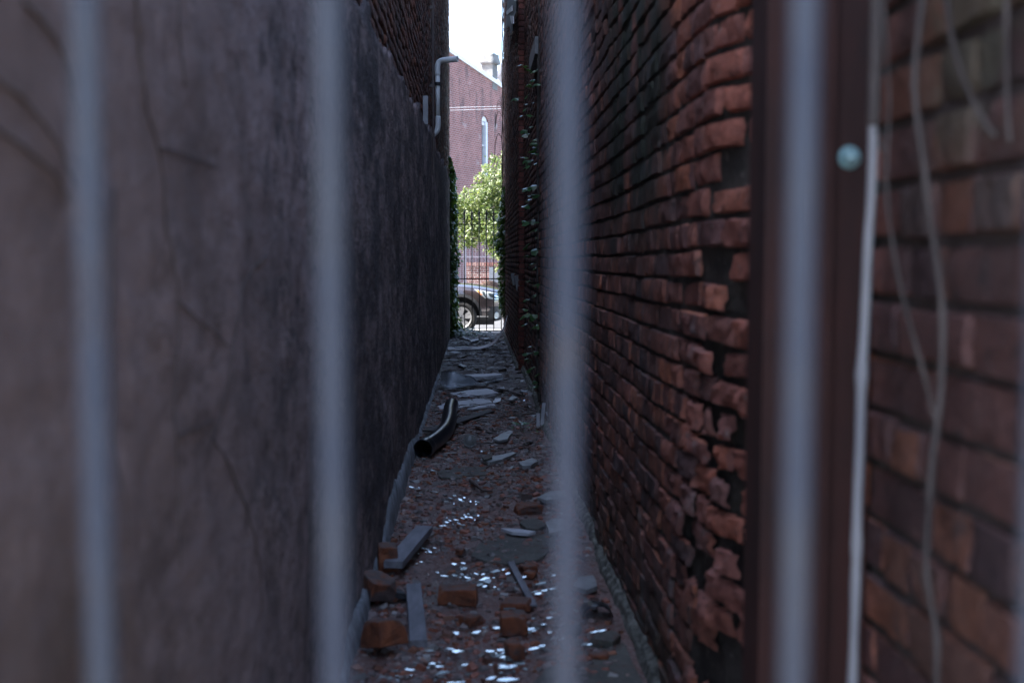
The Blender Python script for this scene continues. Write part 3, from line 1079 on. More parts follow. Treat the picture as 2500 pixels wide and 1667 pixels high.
slab('slate_piece', zo(*G8, [(880, 690), (940, 615), (1060, 600), (1095, 690), (1000, 730)]), 0.02, M_SLATE,
     'grey slate against right wall behind black plastic scrap', 'slate', 'slate fragments', 0.015, 23)
slab('slate_piece', zo(*G8, [(1035, 1170), (1100, 1110), (1240, 1095), (1305, 1130), (1230, 1195)]), 0.025, M_MOSSCONC,
     'greenish slate nearer than black plastic scrap by right wall', 'slate', 'slate fragments', 0.015, 24)
slab('slate_piece', zo(*G8, [(230, 180), (330, 215), (480, 225), (545, 205), (380, 180)]), 0.014, M_SIDING,
     'thin pale slate sliver on the broad mossy concrete patch', 'slate', 'slate fragments', 0.026, 25)
slab('slate_piece', zo(*G8, [(400, 130), (420, 100), (560, 95), (640, 140), (560, 190), (460, 180)]), 0.016, M_MOSSCONC,
     'rounded greenish slate just behind thin pale sliver', 'slate', 'slate fragments', 0.02, 26)
slab('slate_piece', zo(*G8, [(630, 120), (700, 90), (800, 95), (790, 190), (660, 220)]), 0.018, M_SLATE,
     'grey slate half hidden behind the third bar', 'slate', 'slate fragments', 0.02, 27)
slab('slate_piece', zo(*GA, [(1290, 90), (1370, 50), (1480, 45), (1500, 90), (1350, 110)]), 0.02, M_SLATE,
     'pale slate farther up alley, left beside the third bar', 'slate', 'slate fragments', 0.02, 28)


def chunk(name, px, py, dims, yaw, label, seed, mat=M_LOOSEBRICK, cat='brick', group='loose bricks and brick pieces', cuts=3, tilt=(0, 0)):
    rng = random.Random(seed)
    p = gp(px, py, 0.0)
    bm = bmesh.new()
    bmesh.ops.create_cube(bm, size=1)
    for v in bm.verts:
        v.co = Vector((v.co.x * dims[0], v.co.y * dims[1], v.co.z * dims[2]))
    for i in range(cuts):
        n = Vector((rng.choice((-1, 1)) * rng.uniform(.4, 1), rng.choice((-1, 1)) * rng.uniform(.2, .8), rng.uniform(0.1, .9))).normalized()
        ext = max(n.dot(v.co) for v in bm.verts)
        co = n * ext * rng.uniform(0.66, 0.85)
        r = bmesh.ops.bisect_plane(bm, geom=bm.verts[:] + bm.edges[:] + bm.faces[:], plane_co=co, plane_no=n, clear_outer=True)
        ed = [e for e in bm.edges if e.is_boundary]
        if ed:
            bmesh.ops.holes_fill(bm, edges=ed)
    bmesh.ops.bevel(bm, geom=list(bm.edges), offset=0.004, segments=1, affect='EDGES')
    bmesh.ops.triangulate(bm, faces=bm.faces[:])
    bmesh.ops.subdivide_edges(bm, edges=bm.edges[:], cuts=2, use_grid_fill=True)
    for v in bm.verts:
        q = v.co * 22 + Vector((seed, seed, 0))
        v.co += v.co.normalized() * (0.009 * noise.noise(q) + 0.005 * noise.noise(q * 3))
    M = Matrix.Rotation(yaw, 4, 'Z') @ Matrix.Rotation(tilt[0], 4, 'X') @ Matrix.Rotation(tilt[1], 4, 'Y')
    bm.transform(M)
    zl = min(v.co.z for v in bm.verts)
    yn = min(v.co.y for v in bm.verts)
    bm.transform(Matrix.Translation((p.x, p.y - yn, -zl + 0.008)))
    return from_bm(bm, name, mat, label=label, cat=cat, group=group)


chunk('brick', 944, 1406, (0.085, 0.11, 0.115), 0.1, 'dark red brick standing on end at lower end of leaning plank', 1, cuts=1)
chunk('brick', 918, 1486, (0.125, 0.16, 0.075), 0.5, 'orange brick by left wall beside dark scrap', 2, tilt=(0.15, 0.2))
chunk('brick', 1118, 1487, (0.155, 0.095, 0.066), -0.08, 'orange fronted half brick in mid alley with grey top', 3, cuts=1)
chunk('brick', 926, 1618, (0.125, 0.15, 0.09), 0.75, 'dark topped broken brick at bottom left with orange point', 4, tilt=(-0.25, 0.1))
chunk('brick', 1254, 1560, (0.098, 0.09, 0.075), 0.06, 'square orange brick piece near bottom centre left of third bar', 5, cuts=1)
chunk('brick', 1262, 1502, (0.12, 0.09, 0.035), -0.1, 'thin flat brick piece just behind the square orange piece', 6)
chunk('brick', 1256, 1622, (0.055, 0.07, 0.06), 0.4, 'small red brick lump below the square orange piece', 7)
chunk('brick', 1461, 1619, (0.065, 0.05, 0.018), 0.0, 'thin red brick flake on concrete right of third bar', 8)
chunk('brick', 1150, 1540, (0.075, 0.06, 0.04), 0.8, 'dull red brick lump left of the square orange piece', 9)
chunk('brick', 1290, 1405, (0.07, 0.06, 0.03), 0.5, 'small red brick crumb close to right side of grey lath', 10)
chunk('brick', 1296, 1420, (0.05, 0.05, 0.03), 1.1, 'tiny orange brick crumb between grey lath and third bar', 13)
chunk('brick', 1124, 1362, (0.04, 0.04, 0.03), 1.1, 'tiny orange brick crumb at left edge of broad mossy patch', 14)
chunk('brick', 1290, 1262, (0.14, 0.1, 0.05), 0.2, 'dark brown brick behind the broad mossy concrete patch', 15)
chunk('scrap', 968, 1478, (0.09, 0.05, 0.03), 0.4, 'dark scrap between orange brick and grey plank', 11, M_DARK, 'scrap', 'dark scraps', tilt=(0.1, 0.3))
chunk('scrap', 1400, 1560, (0.05, 0.05, 0.03), 0.4, 'dark scrap at foot of the third bar beside greenish slate', 12, M_DARK, 'scrap', 'dark scraps')


def plank(name, a, b, w, t, mat, label, cat, za=0.02, zb=0.02, group=None, taper=1.0):
    A, B = gp(a[0], a[1], za), gp(b[0], b[1], zb)
    d = (B - A).normalized()
    sdir = d.cross(Vector((0, 0, 1))).normalized()
    up = sdir.cross(d)
    bm = bmesh.new()
    bmesh.ops.create_cube(bm, size=1)
    bmesh.ops.subdivide_edges(bm, edges=bm.edges[:], cuts=3, use_grid_fill=True)
    Ln = (B - A).length
    for v in bm.verts:
        f = v.co.y + 0.5
        ww = w * (1 + (taper - 1) * f) * (1 + 0.05 * nz(f * 9, v.co.x * 3, w * 100))
        v.co = A + d * (f * Ln) + sdir * (v.co.x * ww) + up * (v.co.z * t + 0.002 * nz(f * 20, v.co.x * 9, 3))
    bmesh.ops.bevel(bm, geom=[e for e in bm.edges if e.is_manifold and e.calc_face_angle(0) > 1.0], offset=0.002, segments=1, affect='EDGES')
    return from_bm(bm, name, mat, label=label, cat=cat, group=group)


plank('plank', (960, 1378), (1036, 1290), 0.085, 0.034, M_WOODGREY, 'grey plank leaning away from the dark red brick by left wall', 'plank', 0.06, 0.06)
plank('plank', (1022, 1572), (1010, 1432), 0.064, 0.034, M_WOODGREY, 'grey timber offcut lying end-on in left foreground', 'plank', 0.03, 0.03)
plank('plank', (1046, 1052), (1195, 1003), 0.10, 0.014, M_WOODDARK, 'thin black board slanting from the black pipe to mid alley', 'plank', 0.05, 0.03)
plank('lath', (1303, 1478), (1247, 1372), 0.030, 0.010, M_WOODGREY, 'short grey lath lying between glass glints left of third bar', 'lath', 0.03, 0.03)


def twig(pts, r, label, name='twig', mat=M_TWIG, group='bare twigs on the ground', z=0.03):
    P = [gp(a, b, z + 0.008 * math.sin(i * 2.1)) for i, (a, b) in enumerate(pts)]
    sp = spline(P, 6)
    m = MB()
    m.tube(sp, [r * (1 - 0.55 * i / len(sp)) for i in range(len(sp))], 6)
    return m.build(name, mat, smooth=True, label=label, cat='twig', group=group)


twig(zo(*G4, [(1720, 1140), (1420, 1050), (1200, 1010), (980, 975), (760, 955)]), 0.016, 'long curved twig from plastic sheet towards right wall')
twig(zo(*G4, [(1450, 1065), (1600, 1010), (1745, 965)]), 0.007, 'short twig rising beside the right end of long twig')
twig(zo(*G4, [(1340, 1130), (1440, 1080), (1700, 870)]), 0.006, 'thin twig crossing under the long twig')
twig(zo(*G5, [(1880, 285), (1700, 300), (1540, 310), (1350, 360)]), 0.012, 'crooked twig pointing left from the three pale slats')
twig(zo(*G5, [(1940, 250), (1700, 200), (1540, 130), (1450, 60)]), 0.008, 'thin twig running back from the three pale slats')
twig(zo(*G5, [(1340, 830), (1550, 790), (1800, 730), (1950, 640)]), 0.008, 'long thin twig beside pale greenish slate')
twig(zo(*G5, [(990, 1250), (1080, 1320), (1180, 1390), (1300, 1400)]), 0.012, 'dark bent twig in middle of alley before the glints', mat=M_DEADVINE)

for i, (a, b, w) in enumerate((((1962, 490), (1960, 285), 'left'), ((2015, 470), (2045, 140), 'tall'), ((2195, 505), (2090, 265), 'right'))):
    A = gp(*zo(*G5, [a])[0])
    (bx, by), = zo(*G5, [b])
    Bp = yp(bx, by, A.y + 0.03)
    d = Bp - A
    m = MB()
    s1 = Vector((1, 0.25, 0)).normalized() * 0.014
    s2 = Vector((-0.25, 1, 0)).normalized() * 0.007
    vs = [A - s1 - s2, A + s1 - s2, A + s1 + s2, A - s1 + s2]
    vs += [v + d + Vector((0, 0, 0.015 * nz(k, i, 3))) for k, v in enumerate(vs)]
    m.add(vs, [(0, 3, 2, 1), (4, 5, 6, 7), (0, 1, 5, 4), (1, 2, 6, 5), (2, 3, 7, 6), (3, 0, 4, 7)])
    m.build('slat', M_SIDING, label=('short pale slat propped left of the tall one at right wall', 'tallest of three pale slats propped against right wall',
                                     'pale slat propped slanting down right of the tall one')[i], cat='slat', group='slats propped on the right wall')

# black plastic pipe
pp = [gp(1025, 1101, 0.062), gp(1040, 1091, 0.062), gp(1057, 1079, 0.062), gp(1080, 1056, 0.062), gp(1090, 1031, 0.064), gp(1092, 1011, 0.066), gp(1097, 992, 0.068)]
sp = spline(pp, 8)
m = MB()
rad = [0.070 if i < 6 else 0.0635 for i in range(len(sp))]
m.tube(sp, rad, 24, cap=False)
inner = MB()
inner.tube([p for p in sp], [r - 0.006 for r in rad], 24, cap=False)
m.add(inner.v, [f[::-1] for f in inner.f])
N = 24
b0 = len(sp) * N
m.f += [(k, (k + 1) % N, b0 + (k + 1) % N, b0 + k) for k in range(N)]
e0 = (len(sp) - 1) * N
m.f += [(e0 + k, b0 + e0 + k, b0 + e0 + (k + 1) % N, e0 + (k + 1) % N) for k in range(N)]
o = m.build('drain_pipe', M_BLACKPLASTIC, smooth=True, label='bent black plastic pipe lying open-mouthed against the left wall foot', cat='pipe')
o.location = (0.022, 0, 0.014)

# cloudy plastic disc standing on edge
pc = gp(1147, 1094, 0)
m = MB()
M = Matrix.Translation((pc.x, pc.y, 0.056)) @ Matrix.Rotation(R(80), 4, 'X')
m.lathe([(0.0, 0.006), (0.036, 0.006), (0.04, 0.002), (0.044, 0.008), (0.05, 0.006), (0.05, -0.006), (0.044, -0.008), (0, -0.006)], 32, M)
m.build('plastic_disc', simple('cloudy_plastic', (0.13, 0.14, 0.14), (0.2, 0.2, 0.2), 20, rough=0.3, bump=0.1), smooth=True,
        label='round cloudy plastic disc standing on edge right of black pipe', cat='disc')

# crumpled clear plastic sheet
top = zo(*G4, [(135, 680), (300, 682), (420, 702), (560, 757), (700, 772), (800, 840), (890, 905), (1050, 850), (1200, 800), (1325, 788)])
bot = zo(*G4, [(100, 910), (200, 990), (330, 1002), (470, 996), (620, 975), (720, 955), (850, 945), (980, 935), (1120, 880), (1235, 860)])
m = MB()
U, V = 60, 14
vs, fs = [], []
tops, bots = [], []
for (tx, ty), (bx_, by_) in zip(top, bot):
    B_ = gp(bx_, by_, 0.02)
    bots.append(B_)
    tops.append(yp(tx, ty, B_.y + 0.22))
tb, bb = spline(tops, 7), spline(bots, 7)
U = len(tb)
for i in range(U):
    for j in range(V + 1):
        t = j / V
        p = bb[i].lerp(tb[i], t)
        p.z = max(0.016, p.z - 0.03 * math.sin(PI * t) + 0.02 * nz(p.x * 9, t * 4, 3) + 0.008 * nz(p.x * 30, t * 11, 1))
        p.y += 0.05 * nz(p.x * 7, t * 3, 8)
        if j == 0:
            p.z += 0.012
        vs.append(p)
for i in range(U - 1):
    for j in range(V):
        fs.append((i * (V + 1) + j, (i + 1) * (V + 1) + j, (i + 1) * (V + 1) + j + 1, i * (V + 1) + j + 1))
m.add(vs, fs)
m.tube([vs[i * (V + 1)] for i in range(U)], [0.006 + 0.004 * nz(i * 0.7, 1, 1) for i in range(U)], 8)
m.tube([vs[i * (V + 1) + V] for i in range(U)], [0.005 + 0.003 * nz(i * 0.6, 4, 1) for i in range(U)], 8)
o = m.build('plastic_sheet', M_SHEET, smooth=True, label='crumpled clear plastic sheet with shining edges across the alley', cat='plastic sheet')
sol = o.modifiers.new('thickness', 'SOLIDIFY')
sol.thickness = 0.003

# curved siding strip climbing the right wall
path = spline([(-0.42, 17.9, 0.03), (-0.1, 17.9, 0.03), (0.12, 17.95, 0.04), (0.27, 18.0, 0.09), (0.39, 18.05, 0.20), (0.47, 18.1, 0.34), (0.53, 18.15, 0.53)], 8)
m = MB()
prof = [(-0.14, 0.0), (-0.12, 0.012), (-0.06, 0.012), (-0.04, 0.0), (0.03, 0.0), (0.05, 0.012), (0.12, 0.012), (0.14, 0.0)]
vs, fs = [], []
for i, p in enumerate(path):
    t = (path[min(i + 1, len(path) - 1)] - path[max(i - 1, 0)]).normalized()
    n = Vector((0, 1, 0)).cross(t)
    n = -n if n.z < 0 else n
    f = i / (len(path) - 1)
    w = 1.5 * (1 - sm(0.72, 1.0, f) * 0.93)
    for a, h in prof:
        vs.append(p + Vector((0, a * w, 0)) + n * h + Vector((0, 0.06 * f, 0.01 * nz(f * 6, a * 9, 2))))
for i in range(len(path) - 1):
    for k in range(len(prof) - 1):
        P_ = len(prof)
        fs.append((i * P_ + k, (i + 1) * P_ + k, (i + 1) * P_ + k + 1, i * P_ + k + 1))
m.add(vs, fs)
o = m.build('siding_strip', simple('weathered_siding', (0.36, 0.33, 0.34), (0.6, 0.57, 0.58), 6, (1, 6, 1), 0.5, bump=0.3), smooth=False,
            label='long pale siding strip curving up against right wall by far gate', cat='siding')
o.modifiers.new('thickness', 'SOLIDIFY').thickness = 0.006

# black plastic scrap near the right wall
pc = gp(1460, 1520, 0)
m = MB()
vs, fs = [], []
for i in range(9):
    for j in range(5):
        a = PI * i / 8
        vs.append((pc.x + 0.055 * math.cos(a), pc.y + j * 0.03 + 0.01 * nz(i, j, 2), 0.02 + 0.045 * math.sin(a) * (1 - 0.1 * j)))
for i in range(8):
    for j in range(4):
        fs.append((i * 5 + j, (i + 1) * 5 + j, (i + 1) * 5 + j + 1, i * 5 + j + 1))
m.add(vs, fs)
o = m.build('scrap', M_BLACKPLASTIC, smooth=True, label='curled black plastic scrap by right wall near bottom', cat='scrap', group='dark scraps')
o.modifiers.new('thickness', 'SOLIDIFY').thickness = 0.004

# glass shards: each tipped so that some catch the strip of sky
rng = random.Random(31)
G7 = (860, 1240, 3.6725)
G3 = (840, 780, 3.564)
sh = []
sh += [(p, 1.4, 0) for p in zo(*G7, [(915, 500), (1012, 540), (915, 600), (1280, 562), (1395, 585)])]
sh += [(p, 2.2, 0) for p in zo(*G7, [(1185, 632), (1150, 682), (1210, 650)])]
sh += [(p, 0.8, 0) for p in zo(*G7, [(830, 605), (1045, 640), (1275, 705), (1270, 620), (1170, 590), (980, 592), (620, 480), (765, 574), (1110, 585), (1030, 620)])]
sh += [(p, 0.8, 1) for p in zo(*G7, [(700, 392), (735, 355), (635, 355), (670, 365)])]
sh += [(p, 0.9, 1) for p in zo(*G7, [(800, 157), (845, 125), (875, 108), (927, 103), (990, 90), (1020, 78), (1130, 66), (1040, 50), (832, 155), (992, 148), (1100, 105), (1058, 80)])]
sh += [(p, 0.9, 1) for p in zo(*GA, [(735, 82), (712, 98), (778, 108), (800, 92), (845, 120), (880, 118), (895, 122), (770, 112), (450, 22)])]
sh += [(p, 1.5, 2) for p in zo(*G7, [(885, 1258), (930, 1280), (1330, 1265), (1380, 1290), (1365, 1330), (1100, 1110), (1310, 1070), (1240, 1280)])]
sh += [(p, 1.1, 2) for p in zo(*G7, [(770, 1415), (1010, 1400), (825, 1462), (785, 1480), (720, 1390), (270, 1505), (1360, 1420), (1430, 1418), (890, 1560), (940, 1562), (935, 1120), (395, 1450), (515, 1445), (700, 1275), (345, 1170)])]
sh += [(p, 1.9, 2) for p in zo(*G7, [(1360, 1540), (1400, 1530), (1440, 885), (1400, 890)])]
sh += [(p, 1.3, 3) for p in zo(*G8, [(600, 668), (580, 675), (540, 745), (560, 765), (440, 615), (700, 600), (620, 735)])]
sh += [(p, 0.9, 3) for p in zo(*G8, [(520, 985), (605, 1040), (665, 1110), (780, 1165), (1070, 1105), (1130, 1095), (1015, 1220), (660, 980), (985, 1215)])]
sh += [(p, 1.3, 3) for p in zo(*G8, [(495, 1080), (520, 1095), (590, 1232), (545, 1250), (500, 1262), (320, 1418), (410, 1388), (250, 1415), (280, 1412)])]
sh += [(p, 1.0, 4) for p in zo(*G3, [(965, 1530), (930, 1552), (1010, 1562), (1045, 1545), (1170, 1398), (1197, 1143), (585, 1455), (775, 1310), (1210, 1215), (1340, 1040), (1390, 1035), (1565, 702), (895, 1042), (700, 1210)])]
labs = ['glinting glass shard between broad mossy patch and orange half brick', 'tiny glinting glass chip on red grit behind leaning plank',
        'glinting glass shard around the bricks at bottom of view', 'glinting glass shard right of grey lath around third bar',
        'lone glinting chip on the alley floor around black pipe']
for i, ((px, py), s, zone) in enumerate(sh):
    for piece in range(3):
        c = gp(px, py, 0.030)
        if piece:
            a_ = rng.random() * 6.28
            dd = rng.uniform(0.015, 0.06)
            c = c + Vector((math.cos(a_) * dd, math.sin(a_) * dd * 1.6, -0.008))
        if not -0.40 < c.x < 0.53:
            continue
        view = (cam.location - c).normalized()
        tgt = Vector((rng.uniform(-0.30, 0.42), 22.0, rng.uniform(4.9, 7.2)))
        nrm = (view + (tgt - c).normalized()).normalized()
        if piece and rng.random() < 0.75:
            nrm = (nrm + Vector((rng.gauss(0, .12), rng.gauss(0, .12), 0))).normalized()
        q = nrm.to_track_quat('Z', 'Y').to_matrix().to_4x4()
        r = 0.0092 * s * (rng.uniform(0.6, 1.2) if not piece else rng.uniform(0.2, 0.65))
        k = rng.randint(4, 8)
        a0 = rng.random() * 6
        ring = [Vector((math.cos(a0 + 2 * PI * (j + rng.uniform(-.3, .3)) / k) * r * rng.uniform(.45, 1.4), math.sin(a0 + 2 * PI * j / k) * r * 1.9 * rng.uniform(.45, 1.4), 0)) for j in range(k)]
        m = MB()
        m.add([Matrix.Translation(c) @ q @ v for v in ring] + [Matrix.Translation(c) @ q @ (v * 0.97 + Vector((0, 0, -0.003))) for v in ring],
              [tuple(range(k)), tuple(range(2 * k - 1, k - 1, -1))] + [(j, k + j, k + (j + 1) % k, (j + 1) % k) for j in range(k)])
        m.build('glass_shard', M_GLASS if rng.random() < 0.68 else M_DULLGLASS, label=labs[zone], cat='glass shard', group=['glass shards in mid foreground', 'glass chips on red grit', 'glass shards at the bottom',
                'glass shards at the third bar', 'scattered glass chips'][zone])

# ------------------------------------------------------------------ plants
IVY_SHAPE = [(0, -0.5), (0.32, -0.42), (0.55, -0.05), (0.26, 0.06), (0.2, 0.3), (0, 0.62), (-0.2, 0.3), (-0.26, 0.06), (-0.55, -0.05), (-0.32, -0.42)]
OVAL = [(0, -0.5), (0.3, -0.12), (0.22, 0.2), (0, 0.55), (-0.22, 0.2), (-0.3, -0.12)]
RHOMB = [(0, -0.5), (0.28, 0.0), (0, 0.6), (-0.28, 0.0)]


def leaf(m, p, nrm, size, shape, rng, droop=0.15):
    q = Vector(nrm).normalized().to_track_quat('Z', 'Y') @ Quaternion((0, 0, 1), rng.uniform(0, 6.28))
    vs = [p] + [p + q @ Vector((a * size, b * size, -droop * size * (abs(a) * 1.2 + b * b))) for a, b in shape]
    n = len(shape)
    m.add(vs, [(0, 1 + i, 1 + (i + 1) % n) for i in range(n)])


def ivy(label, xc, xin, y0, y1, z0, z1, n, seed, grow):
    rng = random.Random(seed)
    o = empty('ivy', (xc, y1, 0), label=label, cat='ivy', group='ivy by the far gate')
    m = MB()
    c = 0
    while c < n:
        z = rng.uniform(z0, z1)
        y = rng.uniform(y0, y1)
        wid = grow(z) * (0.55 + 0.45 * (y - y0) / (y1 - y0)) * (0.85 + 0.5 * nz(z * 3.1, seed, 0))
        d = wid * rng.random() ** 0.8
        x = xc + xin * d
        nrm = Vector((xin * rng.uniform(.1, 1.0), rng.uniform(-1, 0.7), rng.uniform(0.1, 0.9)))
        leaf(m, Vector((x, y, z)), nrm, rng.uniform(0.05, 0.095), IVY_SHAPE, rng)
        c += 1
    l = m.build('leaves', M_IVY)
    l.parent = o
    l.location = (-xc, -y1, 0)
    m = MB()
    for k in range(6):
        y = rng.uniform(y0, y1)
        pts = []
        for i in range(12):
            z = z0 + (z1 - z0) * i / 11
            pts.append((xc + xin * (0.012 + 0.02 * nz(z, k, 4)), y + 0.15 * nz(z * 1.3, k, seed), z))
        m.tube(pts, [0.011 * (1 - 0.06 * i) for i in range(12)], 6)
    s = m.build('stem', M_STEM, smooth=True)
    s.parent = o
    s.location = (-xc, -y1, 0)
    return o


ivy('dark green ivy climbing the left wall end beside the far gate', XL, 1, 20.9, 22.45, 0.02, 3.3, 1500, 5,
    lambda z: float(np.interp(z, [0, 0.4, 1.2, 2.4, 2.9, 3.3], [0.24, 0.17, 0.19, 0.16, 0.12, 0.02])))
ivy('dark green ivy climbing the right wall end beside the far gate', 0.565, -1, 20.9, 22.5, 0.35, 2.75, 1150, 6,
    lambda z: float(np.interp(z, [0.3, 0.6, 1.1, 1.7, 2.2, 2.75], [0.03, 0.10, 0.13, 0.2, 0.15, 0.02])))
rng = random.Random(8)
m = MB()
for i in range(420):
    x = -0.42 + abs(rng.gauss(0, 0.26))
    if x > 0.3:
        continue
    y = rng.uniform(20.6, 22.3)
    leaf(m, Vector((x, y, 0.02 + rng.random() * 0.13 * (1 - (x + 0.42)))), Vector((rng.uniform(-.4, .4), rng.uniform(-.6, .3), 1)), rng.uniform(0.04, 0.08), IVY_SHAPE, rng)
m.build('ground_ivy', M_IVY, label='low ivy creeping over the ground at foot of far gate', cat='ground ivy')

# vine up the right wall at the step
VN = empty('climbing_vine', label='sparse green leaved vine hanging down the right wall at mid alley', cat='vine')
m = MB()
st = [(0.60 + 0.01 * nz(z * 2, 1, 1), 10.82 + 0.12 * nz(z * 0.9, 3, 1), z) for z in np.linspace(0.25, 3.3, 26)]
m.tube(st, [0.012 - 0.0002 * i for i in range(26)], 6)
m.build('stem', M_STEM, VN, smooth=True)
rng = random.Random(12)
m = MB()
for zc, nl in ((3.2, 9), (3.05, 10), (2.92, 8), (2.78, 6), (2.66, 6), (2.52, 7), (2.40, 8), (2.3, 6), (2.05, 7), (1.95, 7), (1.80, 5), (1.62, 5), (1.5, 5), (1.42, 6), (1.22, 4), (1.05, 4), (0.93, 5), (0.83, 5), (0.6, 4), (0.5, 5), (0.32, 5), (0.25, 4)):
    for i in range(max(2, int(nl * 0.6))):
        x = 0.60 - abs(rng.gauss(0.055, 0.045))
        leaf(m, Vector((x, 10.78 + rng.gauss(0, 0.13), zc + rng.gauss(0, 0.035))), Vector((rng.gauss(-0.3, .3), rng.gauss(-0.25, .3), 1)), rng.uniform(0.05, 0.11), IVY_SHAPE, rng, 0.3)
m.build('leaves', M_VINE, VN)

# loose stems hanging at the far right corner against the sky
m = MB()
rng = random.Random(3)
for k in range(7):
    pts = []
    x0 = 0.552 - 0.016 * rng.random()
    for i in range(16):
        z = 2.0 + (7.2 - 2.0) * i / 15
        pts.append((x0 + 0.006 + 0.045 * nz(z * 1.7, k, 2), Y_OUT - 0.05 + 0.05 * nz(z, k, 7), z))
    m.tube(spline(pts, 3), 0.006, 5)
for k in range(7):
    z = rng.uniform(3.0, 4.6)
    a = Vector((0.54, Y_OUT - 0.05, z))
    m.tube(spline([a, a + Vector((-0.07, 0.0, 0.10)), a + Vector((-0.13 * rng.uniform(.5, 1.2), 0.02, -0.08)), a + Vector((-0.14, 0.02, -0.4))], 5), 0.0045, 5)
m.build('dry_vine', M_DEADVINE, smooth=True, label='tangle of bare thin stems hanging at right wall end against sky', cat='vine')
# young weeds among the rubble on the right
WD = empty('weed', label='small weed with flat green leaves sprouting by the three pale slats', cat='weed')
m = MB()
p = gp(*zo(*G5, [(1710, 560)])[0])
m.tube([p, p + Vector((0, 0, 0.075))], 0.003, 5)
m.build('stem', M_STEM, WD)
m = MB()
rng = random.Random(2)
for a in range(5):
    leaf(m, p + Vector((0.05 * math.cos(a * 1.3), 0.05 * math.sin(a * 1.3), 0.08)), Vector((0.1, -.1, 1)), 0.08, OVAL, rng)
for a in range(22):
    g = gp(*zo(*G5, [(rng.uniform(1580, 2080), rng.uniform(500, 640))])[0])
    leaf(m, g + Vector((0, 0, 0.02 + 0.03 * rng.random())), Vector((rng.gauss(0, .4), rng.gauss(-.2, .4), 1)), rng.uniform(0.015, 0.035), OVAL, rng)
m.build('leaves', M_VINE, WD)

# ------------------------------------------------------------------ foreground: barred gate, post, stalks
BG = empty('barred_gate', (0, 0.48, 0), label='grey iron bars of the gate close in front of the view', cat='gate')
YB = 0.48
X0 = yp(762 * K, 784 * K, YB).x
X1 = yp(1835 * K, 784 * K, YB).x
spc = (X1 - X0) / 2
for i in range(-3, 6):
    x = X0 + i * spc + (0.006 if i == 3 else 0)
    if x < -0.42 or x > 0.58:
        continue
    m = MB()
    m.tube([(x, 0, z) for z in np.linspace(0.09, 2.3, 12)], 0.0055, 20)
    o = m.build('bar', M_BARS, BG, smooth=True)
for z in (0.1, 2.25):
    m = MB()
    m.box((-0.44, -0.02, z - 0.02), (0.59, 0.02, z + 0.02))
    m.build('rail', M_BARS, BG)

GPo = empty('gate_post', (0.5, 1.7, 0), label='rusty brown flat steel post with one pale bolt beside right wall', cat='post')
yP = 1.72
xa, xb = yp(1745 * K, 784 * K, yP).x, yp(1988 * K, 784 * K, yP).x
m = MB()
m.box((xa - 0.5, 0, 0), (xb - 0.5, 0.012, 2.6))
m.box((xa - 0.5, 0.012, 0), (xa - 0.5 + 0.012, 0.10, 2.6))
m.build('plate', M_RUST, GPo)
m = MB()
m.box((xa - 0.5 + 0.055, -0.028, 0), (xa - 0.5 + 0.095, 0, 2.6))
m.build('flange', M_RUST, GPo)
pbolt = yp(1941 * K, 365 * K, yP)
m = MB()
M = Matrix.Translation((pbolt.x - 0.5, 0.0, pbolt.z)) @ Matrix.Rotation(R(90), 4, 'X')
m.lathe([(0, 0.018), (0.009, 0.016), (0.014, 0.010), (0.0155, 0.0), (0.0, 0.0)], 6, M)
m.lathe([(0.0, 0.004), (0.017, 0.003), (0.018, 0.0)], 20, M)
m.build('bolt', M_BOLT, GPo)


def wall_stem(m, pts, Y, r0, r1):
    P = spline([yp(a * K, b * K, Y + 0.0 * i) for i, (a, b) in enumerate(pts)], 8)
    P = [p + Vector((0.004 * nz(p.z * 9, r0 * 999, 1), 0, 0)) for p in P]
    m.tube(P, [0.55 * (r0 + (r1 - r0) * i / len(P)) * (1 + 0.35 * nz(P[i].z * 22, r0 * 99, 2)) for i in range(len(P))], 8)


DS = empty('dry_stalk', label='pale dry jointed stalk standing just right of rusty post', cat='stalk')
m = MB()
P = spline([yp(a * K, b * K, 1.5) for a, b in ((1948, 1760), (1958, 1568), (1968, 1250), (1980, 860), (1996, 520), (2006, 285))], 10)
rr = []
for i, p_ in enumerate(P):
    py_ = p_.z
    node = sum(math.exp(-((py_ - zz) / 0.012) ** 2) for zz in (1.4 - 0.149, 1.4 - 0.375))
    rr.append(0.0064 + 0.0022 * node + 0.0012 * nz(py_ * 14, 3, 3))
    p_.x += 0.004 * nz(py_ * 7, 1, 4)
m.tube(P, rr, 12)
m.build('lower_stalk', M_STALK, DS, smooth=True)
m = MB()
P = spline([yp(a * K, b * K, 1.5) for a, b in ((2006, 290), (2012, 120), (2014, -120))], 8)
m.tube(P, [0.0085] * len(P), 10)
P = spline([yp(a * K, b * K, 1.5) for a, b in ((2006, 300), (2020, 330), (2030, 352))], 4)
m.tube(P, [0.007, 0.006, 0.005, 0.004, 0.003, 0.003, 0.002, 0.002, 0.002], 8)
m.build('upper_stalk', M_STEM, DS, smooth=True)

VS = empty('climbing_vine', label='woody brown vine stems climbing the near right bricks beyond the pale stalk', cat='vine')
for pts, Y, r0, r1 in ((((2150, 1700), (2150, 1480), (2128, 1300), (2140, 1080), (2168, 820), (2150, 600), (2125, 430), (2105, 200), (2118, -60)), 1.36, 0.008, 0.0075),
                       (((2150, 980), (2120, 840), (2075, 690), (2050, 560), (2035, 430), (2040, 250), (2030, -50)), 1.42, 0.006, 0.004),
                       (((2285, 315), (2255, 270), (2225, 200), (2190, 90), (2165, -60)), 1.30, 0.0075, 0.006),
                       (((2320, 330), (2310, 180), (2315, -60)), 1.27, 0.006, 0.005)):
    m = MB()
    wall_stem(m, pts, Y, r0, r1)
    m.build('stem', M_STEM, VS, smooth=True)

